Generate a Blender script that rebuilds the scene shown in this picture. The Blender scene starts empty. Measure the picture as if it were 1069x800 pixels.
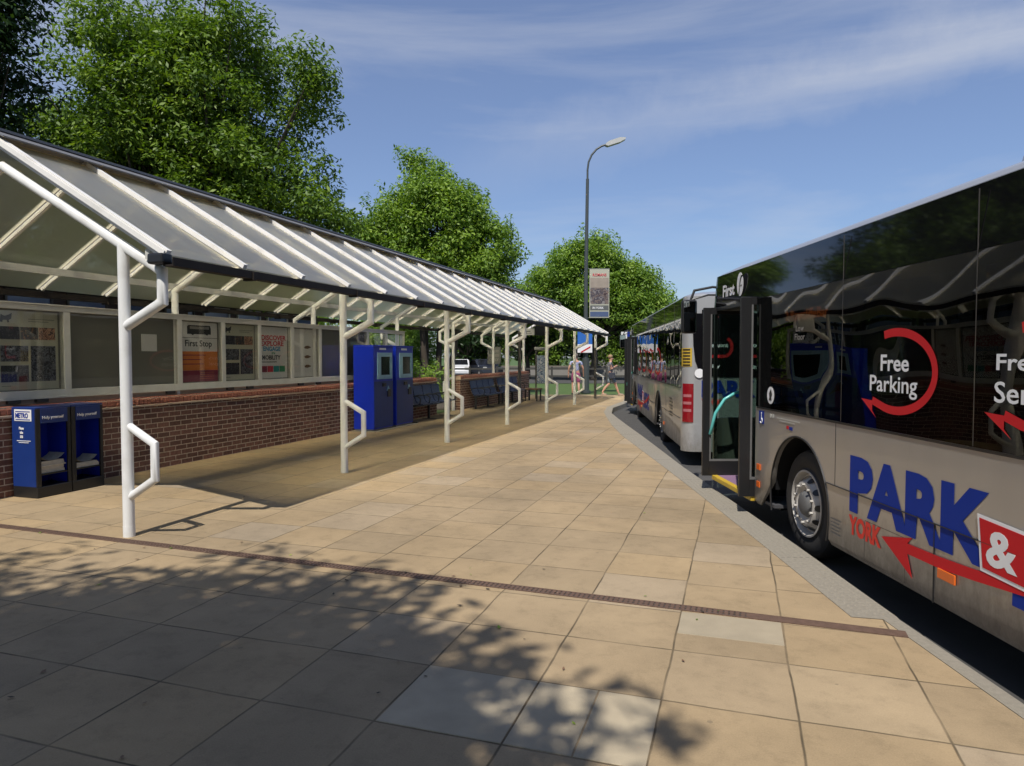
import bpy, bmesh, math, random
import numpy as np
from mathutils import Vector, Matrix
PI = math.pi
R = math.radians
random.seed(7)
C = bpy.context.scene.collection
scene = bpy.context.scene

# ------------------------------------------------------------------ camera
cam = bpy.data.cameras.new('camera')
camo = bpy.data.objects.new('camera', cam); C.objects.link(camo)
camo.location = (0, 0, 1.65)
camo.rotation_euler = (R(90 - 2.187), 0, 0)
cam.sensor_width = 36; cam.lens = 720 / 1069 * 36
cam.clip_start = 0.05; cam.clip_end = 3000
scene.camera = camo

# ------------------------------------------------------------------ sky and sun
SUN_EL, SHADOW_AZ = 57.5, 17.0            # shadows run 17 deg right of straight ahead
world = bpy.data.worlds.new('World'); scene.world = world; world.use_nodes = True
nt = world.node_tree; nt.nodes.clear()
def N(tree, typ, **kw):
    n = tree.nodes.new(typ)
    for k, v in kw.items(): setattr(n, k, v)
    return n
L = nt.links.new
sky = N(nt, 'ShaderNodeTexSky', sky_type='NISHITA', sun_disc=False, sun_elevation=R(SUN_EL), sun_rotation=R(180 + SHADOW_AZ), air_density=1.15, dust_density=0.6, ozone_density=3.0, altitude=20)
tc = N(nt, 'ShaderNodeTexCoord')
mp = N(nt, 'ShaderNodeMapping'); mp.inputs['Scale'].default_value = (1.0, 2.2, 7.5); mp.inputs['Rotation'].default_value = (R(9), R(-13), R(12))
nz = N(nt, 'ShaderNodeTexNoise'); nz.inputs['Scale'].default_value = 1.5; nz.inputs['Detail'].default_value = 9; nz.inputs['Roughness'].default_value = 0.56; nz.inputs['Distortion'].default_value = 0.35
rp = N(nt, 'ShaderNodeValToRGB'); rp.color_ramp.elements[0].position = 0.46; rp.color_ramp.elements[1].position = 0.78
rp.color_ramp.elements[0].color = (.13, .13, .13, 1); rp.color_ramp.elements[1].color = (.52, .52, .52, 1)
tint = N(nt, 'ShaderNodeMix', data_type='RGBA', blend_type='MULTIPLY'); tint.inputs[0].default_value = 1; tint.inputs[7].default_value = (.84, .96, 1.22, 1)
mx = N(nt, 'ShaderNodeMix', data_type='RGBA'); mx.inputs[7].default_value = (6.6, 6.9, 7.6, 1)
bg = N(nt, 'ShaderNodeBackground'); bg.inputs['Strength'].default_value = 0.088
out = N(nt, 'ShaderNodeOutputWorld')
L(tc.outputs['Generated'], mp.inputs['Vector']); L(mp.outputs[0], nz.inputs['Vector']); L(nz.outputs['Fac'], rp.inputs[0])
# one long diagonal cirrus streak at the right
va, vb = Vector((.146,1,.323)).normalized(), Vector((.742,1,.476)).normalized(); vn = va.cross(vb).normalized()
def WM(op, a, b=None, cl=False):
    n = N(nt, 'ShaderNodeMath', operation=op); n.use_clamp = cl
    for i, v in enumerate((a, b)):
        if v is None: continue
        if isinstance(v, (int, float)): n.inputs[i].default_value = v
        else: L(v, n.inputs[i])
    return n.outputs[0]
dt = N(nt, 'ShaderNodeVectorMath', operation='DOT_PRODUCT'); dt.inputs[1].default_value = vn; L(tc.outputs['Generated'], dt.inputs[0])
n2 = N(nt, 'ShaderNodeTexNoise'); n2.inputs['Scale'].default_value = 4.5; n2.inputs['Detail'].default_value = 8; n2.inputs['Roughness'].default_value = .62; L(tc.outputs['Generated'], n2.inputs['Vector'])
band = WM('SUBTRACT', 1., WM('DIVIDE', WM('ABSOLUTE', WM('ADD', dt.outputs['Value'], WM('MULTIPLY', WM('SUBTRACT', n2.outputs['Fac'], .5), .16))), .055), True)
d2 = N(nt, 'ShaderNodeVectorMath', operation='DOT_PRODUCT'); d2.inputs[1].default_value = Vector((.62,1,.46)).normalized(); L(tc.outputs['Generated'], d2.inputs[0])
fade = WM('DIVIDE', WM('SUBTRACT', d2.outputs['Value'], .80), .2, True)
band = WM('MULTIPLY', WM('MULTIPLY', WM('MULTIPLY', band, fade), WM('ADD', n2.outputs['Fac'], .2)), .42)
cf = WM('ADD', rp.outputs[0], band, True)
L(sky.outputs[0], tint.inputs[6]); L(cf, mx.inputs[0]); L(tint.outputs[2], mx.inputs[6]); L(mx.outputs[2], bg.inputs['Color']); L(bg.outputs[0], out.inputs[0])
sl = bpy.data.lights.new('sun', 'SUN'); sl.energy = 4.9; sl.angle = R(0.5); sl.color = (1, .95, .875)
so = bpy.data.objects.new('sun', sl); C.objects.link(so); so.location = (-5, -15, 30)
el, az = R(SUN_EL), R(SHADOW_AZ)
sundir = Vector((math.sin(az) * math.cos(el), math.cos(az) * math.cos(el), -math.sin(el)))
so.rotation_euler = sundir.to_track_quat('-Z', 'Y').to_euler()
scene.view_settings.view_transform = 'Standard'; scene.view_settings.look = 'None'
scene.view_settings.exposure = 0.12; scene.view_settings.gamma = 1
scene.cycles.max_bounces = 10; scene.cycles.transparent_max_bounces = 24; scene.cycles.transmission_bounces = 6

# ------------------------------------------------------------------ materials
def new_mat(name):
    m = bpy.data.materials.new(name); m.use_nodes = True
    return m, m.node_tree, m.node_tree.nodes['Principled BSDF']
def mat(name, col, rough=.5, metal=0., var=.12, scale=6., bump=0., bscale=60., spec=.5, coat=0., emit=None, estr=0, stretch=None):
    m, t, p = new_mat(name)
    p.inputs['Roughness'].default_value = rough; p.inputs['Metallic'].default_value = metal
    p.inputs['Specular IOR Level'].default_value = spec; p.inputs['Coat Weight'].default_value = coat
    co = N(t, 'ShaderNodeTexCoord'); src = co.outputs['Object']
    if stretch:
        mm = N(t, 'ShaderNodeMapping'); mm.inputs['Scale'].default_value = stretch; t.links.new(src, mm.inputs[0]); src = mm.outputs[0]
    n = N(t, 'ShaderNodeTexNoise'); n.inputs['Scale'].default_value = scale; n.inputs['Detail'].default_value = 5
    t.links.new(src, n.inputs['Vector'])
    x = N(t, 'ShaderNodeMix', data_type='RGBA')
    x.inputs[6].default_value = tuple(c * (1 - var) for c in col) + (1,)
    x.inputs[7].default_value = tuple(min(1, c * (1 + var)) for c in col) + (1,)
    t.links.new(n.outputs['Fac'], x.inputs[0]); t.links.new(x.outputs[2], p.inputs['Base Color'])
    if bump:
        n2 = N(t, 'ShaderNodeTexNoise'); n2.inputs['Scale'].default_value = bscale; n2.inputs['Detail'].default_value = 4
        t.links.new(co.outputs['Object'], n2.inputs['Vector'])
        b = N(t, 'ShaderNodeBump'); b.inputs['Strength'].default_value = bump; b.inputs['Distance'].default_value = .02
        t.links.new(n2.outputs['Fac'], b.inputs['Height']); t.links.new(b.outputs[0], p.inputs['Normal'])
    if emit: p.inputs['Emission Color'].default_value = emit + (1,); p.inputs['Emission Strength'].default_value = estr
    return m
def fresnel(t, ior=1.5):
    g = N(t, 'ShaderNodeNewGeometry'); mr = N(t, 'ShaderNodeMapRange'); mr.inputs[3].default_value = ior; mr.inputs[4].default_value = 1/ior
    f = N(t, 'ShaderNodeFresnel'); t.links.new(g.outputs['Backfacing'], mr.inputs[0]); t.links.new(mr.outputs[0], f.inputs[0]); return f
def glass(name, tintc, wav=0., rough=0.0, wscale=2.0, ior=1.5, boost=1.0):
    m, t, p = new_mat(name); t.nodes.remove(p)
    o = [n for n in t.nodes if n.type == 'OUTPUT_MATERIAL'][0]
    tr = N(t, 'ShaderNodeBsdfTransparent'); tr.inputs[0].default_value = tintc + (1,)
    g = N(t, 'ShaderNodeBsdfGlossy'); g.inputs['Roughness'].default_value = rough
    f = fresnel(t, ior)
    mm = N(t, 'ShaderNodeMath', operation='MULTIPLY'); mm.inputs[1].default_value = boost; mm.use_clamp = True
    s = N(t, 'ShaderNodeMixShader')
    t.links.new(f.outputs[0], mm.inputs[0]); t.links.new(mm.outputs[0], s.inputs[0]); t.links.new(tr.outputs[0], s.inputs[1]); t.links.new(g.outputs[0], s.inputs[2]); t.links.new(s.outputs[0], o.inputs[0])
    if wav:
        co = N(t, 'ShaderNodeTexCoord'); n2 = N(t, 'ShaderNodeTexNoise'); n2.inputs['Scale'].default_value = wscale; n2.inputs['Detail'].default_value = 0
        t.links.new(co.outputs['Object'], n2.inputs['Vector'])
        b = N(t, 'ShaderNodeBump'); b.inputs['Strength'].default_value = wav; b.inputs['Distance'].default_value = .05
        t.links.new(n2.outputs['Fac'], b.inputs['Height']); t.links.new(b.outputs[0], g.inputs['Normal']); t.links.new(b.outputs[0], f.inputs['Normal'])
    return m
def paving_mat():
    m, t, p = new_mat('buff paving slabs'); p.inputs['Roughness'].default_value = .82; p.inputs['Specular IOR Level'].default_value = .3
    k = t.links.new; co = N(t, 'ShaderNodeTexCoord')
    def M(op, a, b=None):
        n = N(t, 'ShaderNodeMath', operation=op)
        for i, v in enumerate((a, b)):
            if v is None: continue
            if isinstance(v, (int, float)): n.inputs[i].default_value = v
            else: k(v, n.inputs[i])
        return n.outputs[0]
    dn = N(t, 'ShaderNodeTexNoise'); dn.inputs['Scale'].default_value = 1.6; dn.inputs['Detail'].default_value = 3; k(co.outputs['Object'], dn.inputs['Vector'])
    wob = M('MULTIPLY', M('SUBTRACT', dn.outputs['Fac'], .5), .03)
    sp = N(t, 'ShaderNodeSeparateXYZ'); k(co.outputs['Object'], sp.inputs[0])
    a = M('DIVIDE', M('SUBTRACT', M('ADD', sp.outputs[0], wob), 4.966), .61)
    ca = M('FLOOR', a)
    wn0 = N(t, 'ShaderNodeTexWhiteNoise', noise_dimensions='1D'); k(ca, wn0.inputs['W'])
    far = M('GREATER_THAN', sp.outputs[1], -.2)
    off = M('MULTIPLY', M('MULTIPLY', M('SUBTRACT', wn0.outputs['Value'], .5), .28), far)
    b = M('ADD', M('DIVIDE', M('SUBTRACT', M('SUBTRACT', sp.outputs[1], wob), -1.565), .6), off)
    fa, fb = M('FRACT', a), M('FRACT', b)
    da = M('MULTIPLY', M('MINIMUM', fa, M('SUBTRACT', 1., fa)), .61)
    db = M('MULTIPLY', M('MINIMUM', fb, M('SUBTRACT', 1., fb)), .6)
    d = M('MINIMUM', da, db)
    cv = N(t, 'ShaderNodeCombineXYZ'); k(ca, cv.inputs[0]); k(M('FLOOR', b), cv.inputs[1])
    wn = N(t, 'ShaderNodeTexWhiteNoise', noise_dimensions='2D'); k(cv.outputs[0], wn.inputs['Vector'])
    r = N(t, 'ShaderNodeValToRGB'); e = r.color_ramp.elements
    e[0].position = 0; e[0].color = (.266, .201, .122, 1); e[1].position = 1; e[1].color = (.328, .250, .154, 1)
    x = e.new(.45); x.color = (.296, .222, .133, 1); x = e.new(.8); x.color = (.316, .231, .130, 1); x = e.new(.93); x.color = (.298, .236, .160, 1)
    k(wn.outputs['Value'], r.inputs[0])
    n1 = N(t, 'ShaderNodeTexNoise'); n1.inputs['Scale'].default_value = .9; n1.inputs['Detail'].default_value = 8; n1.inputs['Roughness'].default_value = .65; k(co.outputs['Object'], n1.inputs['Vector'])
    n3 = N(t, 'ShaderNodeTexNoise'); n3.inputs['Scale'].default_value = 130; n3.inputs['Detail'].default_value = 6; n3.inputs['Roughness'].default_value = .8; k(co.outputs['Object'], n3.inputs['Vector'])
    st = M('ADD', M('MULTIPLY', n1.outputs['Fac'], .75), M('MULTIPLY', n3.outputs['Fac'], .8)); st = M('ADD', st, .235)
    g1 = N(t, 'ShaderNodeTexNoise'); g1.inputs['Scale'].default_value = .35; g1.inputs['Detail'].default_value = 9; g1.inputs['Roughness'].default_value = .72; g1.inputs['Distortion'].default_value = .6; k(co.outputs['Object'], g1.inputs['Vector'])
    g2 = N(t, 'ShaderNodeMapRange'); g2.inputs[1].default_value = .36; g2.inputs[2].default_value = .60; g2.inputs[3].default_value = .84; g2.inputs[4].default_value = 1.06; k(g1.outputs['Fac'], g2.inputs[0])
    g3 = N(t, 'ShaderNodeTexNoise'); g3.inputs['Scale'].default_value = 5.5; g3.inputs['Detail'].default_value = 9; g3.inputs['Roughness'].default_value = .75; k(co.outputs['Object'], g3.inputs['Vector'])
    g4 = N(t, 'ShaderNodeMapRange'); g4.inputs[1].default_value = .34; g4.inputs[2].default_value = .50; g4.inputs[3].default_value = .86; g4.inputs[4].default_value = 1.03; k(g3.outputs['Fac'], g4.inputs[0])
    st = M('MULTIPLY', st, M('MULTIPLY', g2.outputs[0], g4.outputs[0]))
    mul = N(t, 'ShaderNodeVectorMath', operation='SCALE'); k(r.outputs[0], mul.inputs[0]); k(st, mul.inputs['Scale'])
    # blotches: gum and old stains
    vo = N(t, 'ShaderNodeTexVoronoi'); vo.inputs['Scale'].default_value = 3.4; k(co.outputs['Object'], vo.inputs['Vector'])
    sm = M('LESS_THAN', vo.outputs['Distance'], .045)
    gx = N(t, 'ShaderNodeMix', data_type='RGBA'); gx.inputs[7].default_value = (.16, .125, .085, 1); k(M('MULTIPLY', sm, .55), gx.inputs[0]); k(mul.outputs[0], gx.inputs[6])
    jm = N(t, 'ShaderNodeMapRange'); jm.inputs[1].default_value = .0025; jm.inputs[2].default_value = .008; jm.inputs[3].default_value = 1; jm.inputs[4].default_value = 0; k(d, jm.inputs[0])
    jn = N(t, 'ShaderNodeTexNoise'); jn.inputs['Scale'].default_value = 2.6; k(co.outputs['Object'], jn.inputs['Vector'])
    jv = N(t, 'ShaderNodeMapRange'); jv.inputs[1].default_value = .38; jv.inputs[2].default_value = .62; jv.inputs[3].default_value = .45; jv.inputs[4].default_value = .95; k(jn.outputs['Fac'], jv.inputs[0])
    jx = N(t, 'ShaderNodeMix', data_type='RGBA'); jx.inputs[7].default_value = (.065, .05, .03, 1); k(M('MULTIPLY', jm.outputs[0], jv.outputs[0]), jx.inputs[0]); k(gx.outputs[2], jx.inputs[6])
    k(jx.outputs[2], p.inputs['Base Color'])
    h = M('ADD', M('MULTIPLY', jm.outputs[0], -1.), M('MULTIPLY', n3.outputs['Fac'], .5))
    h = M('ADD', h, M('MULTIPLY', wn.outputs['Value'], .5))
    bp = N(t, 'ShaderNodeBump'); bp.inputs['Strength'].default_value = .35; bp.inputs['Distance'].default_value = .006; k(h, bp.inputs['Height']); k(bp.outputs[0], p.inputs['Normal'])
    return m
def brick_mat():
    m, t, p = new_mat('dark brown brick'); p.inputs['Roughness'].default_value = .85
    k = t.links.new; co = N(t, 'ShaderNodeTexCoord'); sp = N(t, 'ShaderNodeSeparateXYZ'); k(co.outputs['Object'], sp.inputs[0])
    ad = N(t, 'ShaderNodeMath', operation='ADD'); k(sp.outputs[0], ad.inputs[0]); k(sp.outputs[1], ad.inputs[1])
    cv = N(t, 'ShaderNodeCombineXYZ'); k(ad.outputs[0], cv.inputs[0]); k(sp.outputs[2], cv.inputs[1])
    b = N(t, 'ShaderNodeTexBrick'); b.inputs['Scale'].default_value = 1; b.inputs['Brick Width'].default_value = .225; b.inputs['Row Height'].default_value = .075
    b.inputs['Mortar Size'].default_value = .0065; b.inputs['Color1'].default_value = (.105, .048, .036, 1); b.inputs['Color2'].default_value = (.21, .10, .07, 1); b.inputs['Mortar'].default_value = (.44, .36, .28, 1); b.inputs['Bias'].default_value = -.1
    k(cv.outputs[0], b.inputs['Vector'])
    n = N(t, 'ShaderNodeTexNoise'); n.inputs['Scale'].default_value = 25; n.inputs['Detail'].default_value = 6; k(co.outputs['Object'], n.inputs['Vector'])
    x = N(t, 'ShaderNodeMix', data_type='RGBA', blend_type='OVERLAY'); x.inputs[0].default_value = .6; k(b.outputs['Color'], x.inputs[6]); k(n.outputs['Fac'], x.inputs[7])
    k(x.outputs[2], p.inputs['Base Color'])
    bp = N(t, 'ShaderNodeBump'); bp.inputs['Strength'].default_value = .7; bp.inputs['Distance'].default_value = .01; bp.invert = True; k(b.outputs['Fac'], bp.inputs['Height']); k(bp.outputs[0], p.inputs['Normal'])
    return m
def leaf_mat(name, c1, c2, c3):
    m, t, p = new_mat(name); t.nodes.remove(p); k = t.links.new
    o = [n for n in t.nodes if n.type == 'OUTPUT_MATERIAL'][0]
    g = N(t, 'ShaderNodeNewGeometry'); r = N(t, 'ShaderNodeValToRGB'); e = r.color_ramp.elements
    e[0].color = c1 + (1,); e[1].color = c3 + (1,); x = e.new(.5); x.color = c2 + (1,)
    co = N(t, 'ShaderNodeTexCoord'); n = N(t, 'ShaderNodeTexNoise'); n.inputs['Scale'].default_value = .8; n.inputs['Detail'].default_value = 2; k(co.outputs['Object'], n.inputs['Vector'])
    a = N(t, 'ShaderNodeMath', operation='MULTIPLY'); a.inputs[1].default_value = .6; k(g.outputs['Random Per Island'], a.inputs[0])
    b = N(t, 'ShaderNodeMath', operation='MULTIPLY_ADD'); b.inputs[1].default_value = 1.1; k(n.outputs['Fac'], b.inputs[0]); k(a.outputs[0], b.inputs[2])
    c = N(t, 'ShaderNodeMath', operation='SUBTRACT'); c.inputs[1].default_value = .35; k(b.outputs[0], c.inputs[0]); k(c.outputs[0], r.inputs[0])
    d = N(t, 'ShaderNodeBsdfPrincipled'); d.inputs['Roughness'].default_value = .5; d.inputs['Specular IOR Level'].default_value = .35; k(r.outputs[0], d.inputs['Base Color'])
    tl = N(t, 'ShaderNodeBsdfTranslucent'); tm = N(t, 'ShaderNodeMix', data_type='RGBA', blend_type='MULTIPLY'); tm.inputs[0].default_value = 1; tm.inputs[7].default_value = (1.6, 1.7, .6, 1); k(r.outputs[0], tm.inputs[6]); k(tm.outputs[2], tl.inputs[0])
    s = N(t, 'ShaderNodeMixShader'); s.inputs[0].default_value = .30; k(d.outputs[0], s.inputs[1]); k(tl.outputs[0], s.inputs[2]); k(s.outputs[0], o.inputs[0])
    return m
def sheet_mat():
    m, t, p = new_mat('wired roof glazing'); t.nodes.remove(p); k = t.links.new
    o = [n for n in t.nodes if n.type == 'OUTPUT_MATERIAL'][0]
    co = N(t, 'ShaderNodeTexCoord'); n = N(t, 'ShaderNodeTexNoise'); n.inputs['Scale'].default_value = 1.3; n.inputs['Detail'].default_value = 7; n.inputs['Roughness'].default_value = .65
    mp = N(t, 'ShaderNodeMapping'); mp.inputs['Scale'].default_value = (.6, 2.5, 1); k(co.outputs['Object'], mp.inputs[0]); k(mp.outputs[0], n.inputs['Vector'])
    r = N(t, 'ShaderNodeValToRGB'); e = r.color_ramp.elements; e[0].position = .35; e[0].color = (.27, .27, .225, 1); e[1].position = .7; e[1].color = (.42, .42, .37, 1); k(n.outputs['Fac'], r.inputs[0])
    v = N(t, 'ShaderNodeTexNoise'); v.inputs['Scale'].default_value = 26; v.inputs['Detail'].default_value = 3; k(co.outputs['Object'], v.inputs['Vector'])
    vr = N(t, 'ShaderNodeMapRange'); vr.inputs[1].default_value = .68; vr.inputs[2].default_value = .74; k(v.outputs['Fac'], vr.inputs[0])
    dm = N(t, 'ShaderNodeMix', data_type='RGBA'); dm.inputs[7].default_value = (.42, .41, .36, 1); k(vr.outputs[0], dm.inputs[0]); k(r.outputs[0], dm.inputs[6])
    d = N(t, 'ShaderNodeBsdfDiffuse'); k(dm.outputs[2], d.inputs[0])
    tl = N(t, 'ShaderNodeBsdfTranslucent'); tl.inputs[0].default_value = (.30, .27, .14, 1)
    tr = N(t, 'ShaderNodeBsdfTransparent'); tr.inputs[0].default_value = (.96, .90, .66, 1)
    rf = N(t, 'ShaderNodeBsdfRefraction'); rf.inputs['Color'].default_value = (1, .93, .68, 1); rf.inputs['Roughness'].default_value = .75
    gb = N(t, 'ShaderNodeNewGeometry'); mi = N(t, 'ShaderNodeMapRange'); mi.inputs[3].default_value = 1.25; mi.inputs[4].default_value = .8; k(gb.outputs['Backfacing'], mi.inputs[0]); k(mi.outputs[0], rf.inputs['IOR'])
    gl = N(t, 'ShaderNodeBsdfGlossy'); gl.inputs['Roughness'].default_value = .45
    f = fresnel(t)
    s1 = N(t, 'ShaderNodeMixShader'); s1.inputs[0].default_value = .25; k(d.outputs[0], s1.inputs[1]); k(tl.outputs[0], s1.inputs[2])
    s2 = N(t, 'ShaderNodeMixShader'); s2.inputs[0].default_value = .32; k(s1.outputs[0], s2.inputs[1]); k(tr.outputs[0], s2.inputs[2])
    s4 = N(t, 'ShaderNodeMixShader'); s4.inputs[0].default_value = .62; k(s2.outputs[0], s4.inputs[1]); k(rf.outputs[0], s4.inputs[2])
    s3 = N(t, 'ShaderNodeMixShader'); k(f.outputs[0], s3.inputs[0]); k(s4.outputs[0], s3.inputs[1]); k(gl.outputs[0], s3.inputs[2]); k(s3.outputs[0], o.inputs[0])
    return m
def picture_mat(name, cols, scale=9, seed=0):
    m, t, p = new_mat(name); k = t.links.new; p.inputs['Roughness'].default_value = .4
    co = N(t, 'ShaderNodeTexCoord'); mp = N(t, 'ShaderNodeMapping'); mp.inputs['Location'].default_value = (seed * 3.1, seed * 1.7, seed); k(co.outputs['Object'], mp.inputs[0])
    v = N(t, 'ShaderNodeTexNoise'); v.inputs['Scale'].default_value = scale; v.inputs['Detail'].default_value = 4; v.inputs['Distortion'].default_value = 1.2; k(mp.outputs[0], v.inputs['Vector'])
    r = N(t, 'ShaderNodeValToRGB'); r.color_ramp.interpolation = 'CONSTANT'; e = r.color_ramp.elements
    e[0].color = cols[0] + (1,); e[1].position = .68; e[1].color = cols[-1] + (1,)
    for i, c in enumerate(cols[1:-1]): x = e.new(.38 + .28 * i / max(1, len(cols) - 2)); x.color = c + (1,)
    k(v.outputs['Fac'], r.inputs[0]); k(r.outputs[0], p.inputs['Base Color'])
    return m

M = dict(
 white=mat('white painted steel', (.72, .72, .70), .38, var=.06, scale=3, bump=.05),
 whitebar=mat('white glazing bar', (.74, .72, .68), .4, var=.1, scale=4),
 framew=mat('off white frame', (.50, .50, .46), .5, var=.14, scale=3),
 darkgrey=mat('dark grey metal', (.05, .045, .04), .5, var=.3),
 gut=mat('brown black gutter', (.022, .017, .014), .6, var=.4, spec=.2),
 ridge=mat('grey ridge flashing', (.16, .16, .17), .5, var=.2),
 black=mat('black plastic', (.012, .012, .013), .4, var=.2),
 blackgloss=mat('black gloss panel', (.006, .006, .007), .04, var=.1, spec=.6),
 silver=mat('silver bus paint', (.40, .375, .345), .36, metal=.5, var=.10, scale=2.2, coat=.5, stretch=(1, 1.6, .35)),
 silverlight=mat('bright silver paint', (.40, .40, .40), .34, metal=.4, var=.04, coat=.5),
 rubber=mat('tyre rubber', (.018, .017, .016), .8, var=.3, scale=20),
 rim=mat('wheel silver', (.40, .38, .35), .55, metal=.15, var=.3, scale=12),
 blue=mat('blue lettering', (.008, .03, .24), .6, var=.05, spec=.15),
 bluek=mat('royal blue cabinet', (.006, .024, .42), .32, var=.08, scale=2),
 blued=mat('navy blue plastic', (.008, .03, .16), .4, var=.15),
 red=mat('red lettering', (.50, .018, .022), .6, var=.05, spec=.15),
 redlight=mat('red york lettering', (.58, .05, .035), .6, var=.05, spec=.15),
 textw=mat('white lettering', (.72, .72, .72), .5, var=.03),
 textg=mat('pale grey lettering', (.22, .21, .19), .6, var=.03),
 lamp_red=mat('red lens', (.22, .006, .012), .12, var=.2, scale=30, coat=.5),
 lensp=mat('pink lens', (.36,.13,.14), .2),
 orange=mat('amber lens', (.65, .13, .02), .2, var=.1),
 led=mat('amber led sign', (.3, .05, .01), .5, emit=(1., .22, .04), estr=1.9),
 ledred=mat('red led digits', (.4, .05, .06), .5, emit=(1., .3, .32), estr=.35),
 turq=mat('turquoise handrail', (.10, .42, .40), .3, var=.05),
 yellow=mat('yellow step edge', (.48, .32, .03), .5, var=.1),
 purple=mat('purple floor vinyl', (.20, .12, .20), .6, var=.1),
 floor=mat('grey floor vinyl', (.06, .06, .065), .6),
 seatb=mat('blue bus seat cloth', (.02, .07, .25), .9, var=.3, scale=30),
 inner=mat('grey interior trim', (.10, .10, .10), .6),
 asphalt=mat('asphalt', (.060, .058, .056), .9, var=.3, scale=4, bump=.5, bscale=250),
 kerb=mat('grey kerb concrete', (.25, .225, .18), .85, var=.26, scale=38, bump=.5, bscale=300),
 rust=mat('rusty drain grating', (.11, .065, .045), .75, var=.45, scale=22, bump=.4, bscale=120),
 greyslab=mat('grey paving slab', (.37, .31, .215), .85, var=.30, scale=4, bump=.25, bscale=180),
 wornslab=mat('worn grey slab', (.315, .265, .185), .85, var=.25, scale=5, bump=.25, bscale=180),
 ledge=mat('stone ledge', (.38, .29, .22), .8, var=.15),
 coping=mat('red brick coping', (.24, .085, .055), .75, var=.45, scale=12, bump=.3, bscale=90),
 bark=mat('bark', (.055, .043, .03), .9, var=.35, scale=9, bump=.6, bscale=30, stretch=(1, 1, .25)),
 grass=mat('mown grass', (.060, .105, .022), .95, var=.45, scale=3.5, bump=.5, bscale=80),
 soil=mat('planting bed soil', (.05, .04, .028), .95, var=.4, scale=8, bump=.4),
 seatm=mat('navy perforated seat', (.010, .020, .070), .45, var=.2, metal=.2),
 slate=mat('grey sign face', (.10, .105, .10), .5, var=.1),
 galv=mat('grey galvanised steel', (.22, .225, .23), .45, metal=.5, var=.1),
 column=mat('dark green grey column', (.055, .065, .065), .45, var=.15),
 lampw=mat('lamp housing', (.45, .45, .42), .4),
 paper=mat('newsprint', (.45, .42, .36), .8, var=.35, scale=18),
 olive=mat('grey backing board', (.16, .16, .135), .6, var=.15, scale=2),
 cream=mat('cream poster paper', (.40, .40, .31), .6, var=.06),
 pwhite=mat('white poster paper', (.62, .62, .60), .5, var=.05),
 porange=mat('orange print', (.55, .17, .03), .5, var=.1), pmaroon=mat('maroon print', (.20, .02, .05), .5, var=.1),
 ptext=mat('black print', (.02, .02, .02), .6), pblue=mat('blue print', (.02, .22, .42), .6), pred=mat('red print', (.5, .04, .06), .6), pgreen=mat('green print', (.05, .28, .12), .6), pteal=mat('teal print', (.03, .30, .28), .6),
 screen=mat('pale blue bezel', (.22, .38, .50), .35), dark=mat('dark screen', (.01, .01, .012), .1),
 brown=mat('brown timber', (.16, .09, .05), .7, var=.3, scale=20),
 skin=mat('skin', (.48, .26, .18), .55, var=.08), hairf=mat('fair hair', (.28, .18, .09), .7), hairg=mat('grey hair', (.14, .12, .10), .7),
 shirtg=mat('grey top', (.22, .22, .235), .9), shortg=mat('grey blue shorts', (.14, .17, .20), .9), pink=mat('pink shorts', (.26, .06, .14), .9, var=.1),
 shoe=mat('dark shoe', (.03, .03, .035), .7), shoel=mat('pale sandal', (.30, .22, .16), .7), bag=mat('navy bag', (.03, .035, .05), .8),
 facade=mat('dark brick facade', (.05, .035, .03), .9, var=.3), roofd=mat('dark felt roof', (.03, .03, .03), .9),
 pale=mat('pale render', (.22, .21, .19), .8, var=.1), carw=mat('white car paint', (.65, .65, .65), .3, coat=.5), card=mat('dark car paint', (.03, .035, .05), .25, coat=.6), carblue=mat('blue car paint', (.03, .08, .25), .25, coat=.6),
)
def chip(m, amount=.70, col=(.16, .08, .04)):
    t = m.node_tree; p = t.nodes['Principled BSDF']; src = p.inputs['Base Color'].links[0].from_socket
    co = N(t, 'ShaderNodeTexCoord'); n = N(t, 'ShaderNodeTexNoise'); n.inputs['Scale'].default_value = 22; n.inputs['Detail'].default_value = 6; n.inputs['Roughness'].default_value = .7; t.links.new(co.outputs['Object'], n.inputs['Vector'])
    r = N(t, 'ShaderNodeMapRange'); r.inputs[1].default_value = amount; r.inputs[2].default_value = amount+.03; t.links.new(n.outputs['Fac'], r.inputs[0])
    x = N(t, 'ShaderNodeMix', data_type='RGBA'); x.inputs[7].default_value = col + (1,); t.links.new(r.outputs[0], x.inputs[0]); t.links.new(src, x.inputs[6])
    n2 = N(t, 'ShaderNodeTexNoise'); n2.inputs['Scale'].default_value = 5; n2.inputs['Detail'].default_value = 8; t.links.new(co.outputs['Object'], n2.inputs['Vector'])
    r2 = N(t, 'ShaderNodeMapRange'); r2.inputs[1].default_value = .5; r2.inputs[2].default_value = .75; r2.inputs[4].default_value = .35; t.links.new(n2.outputs['Fac'], r2.inputs[0])
    y = N(t, 'ShaderNodeMix', data_type='RGBA'); y.inputs[7].default_value = (.36, .33, .27, 1); t.links.new(r2.outputs[0], y.inputs[0]); t.links.new(x.outputs[2], y.inputs[6]); t.links.new(y.outputs[2], p.inputs['Base Color'])
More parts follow.
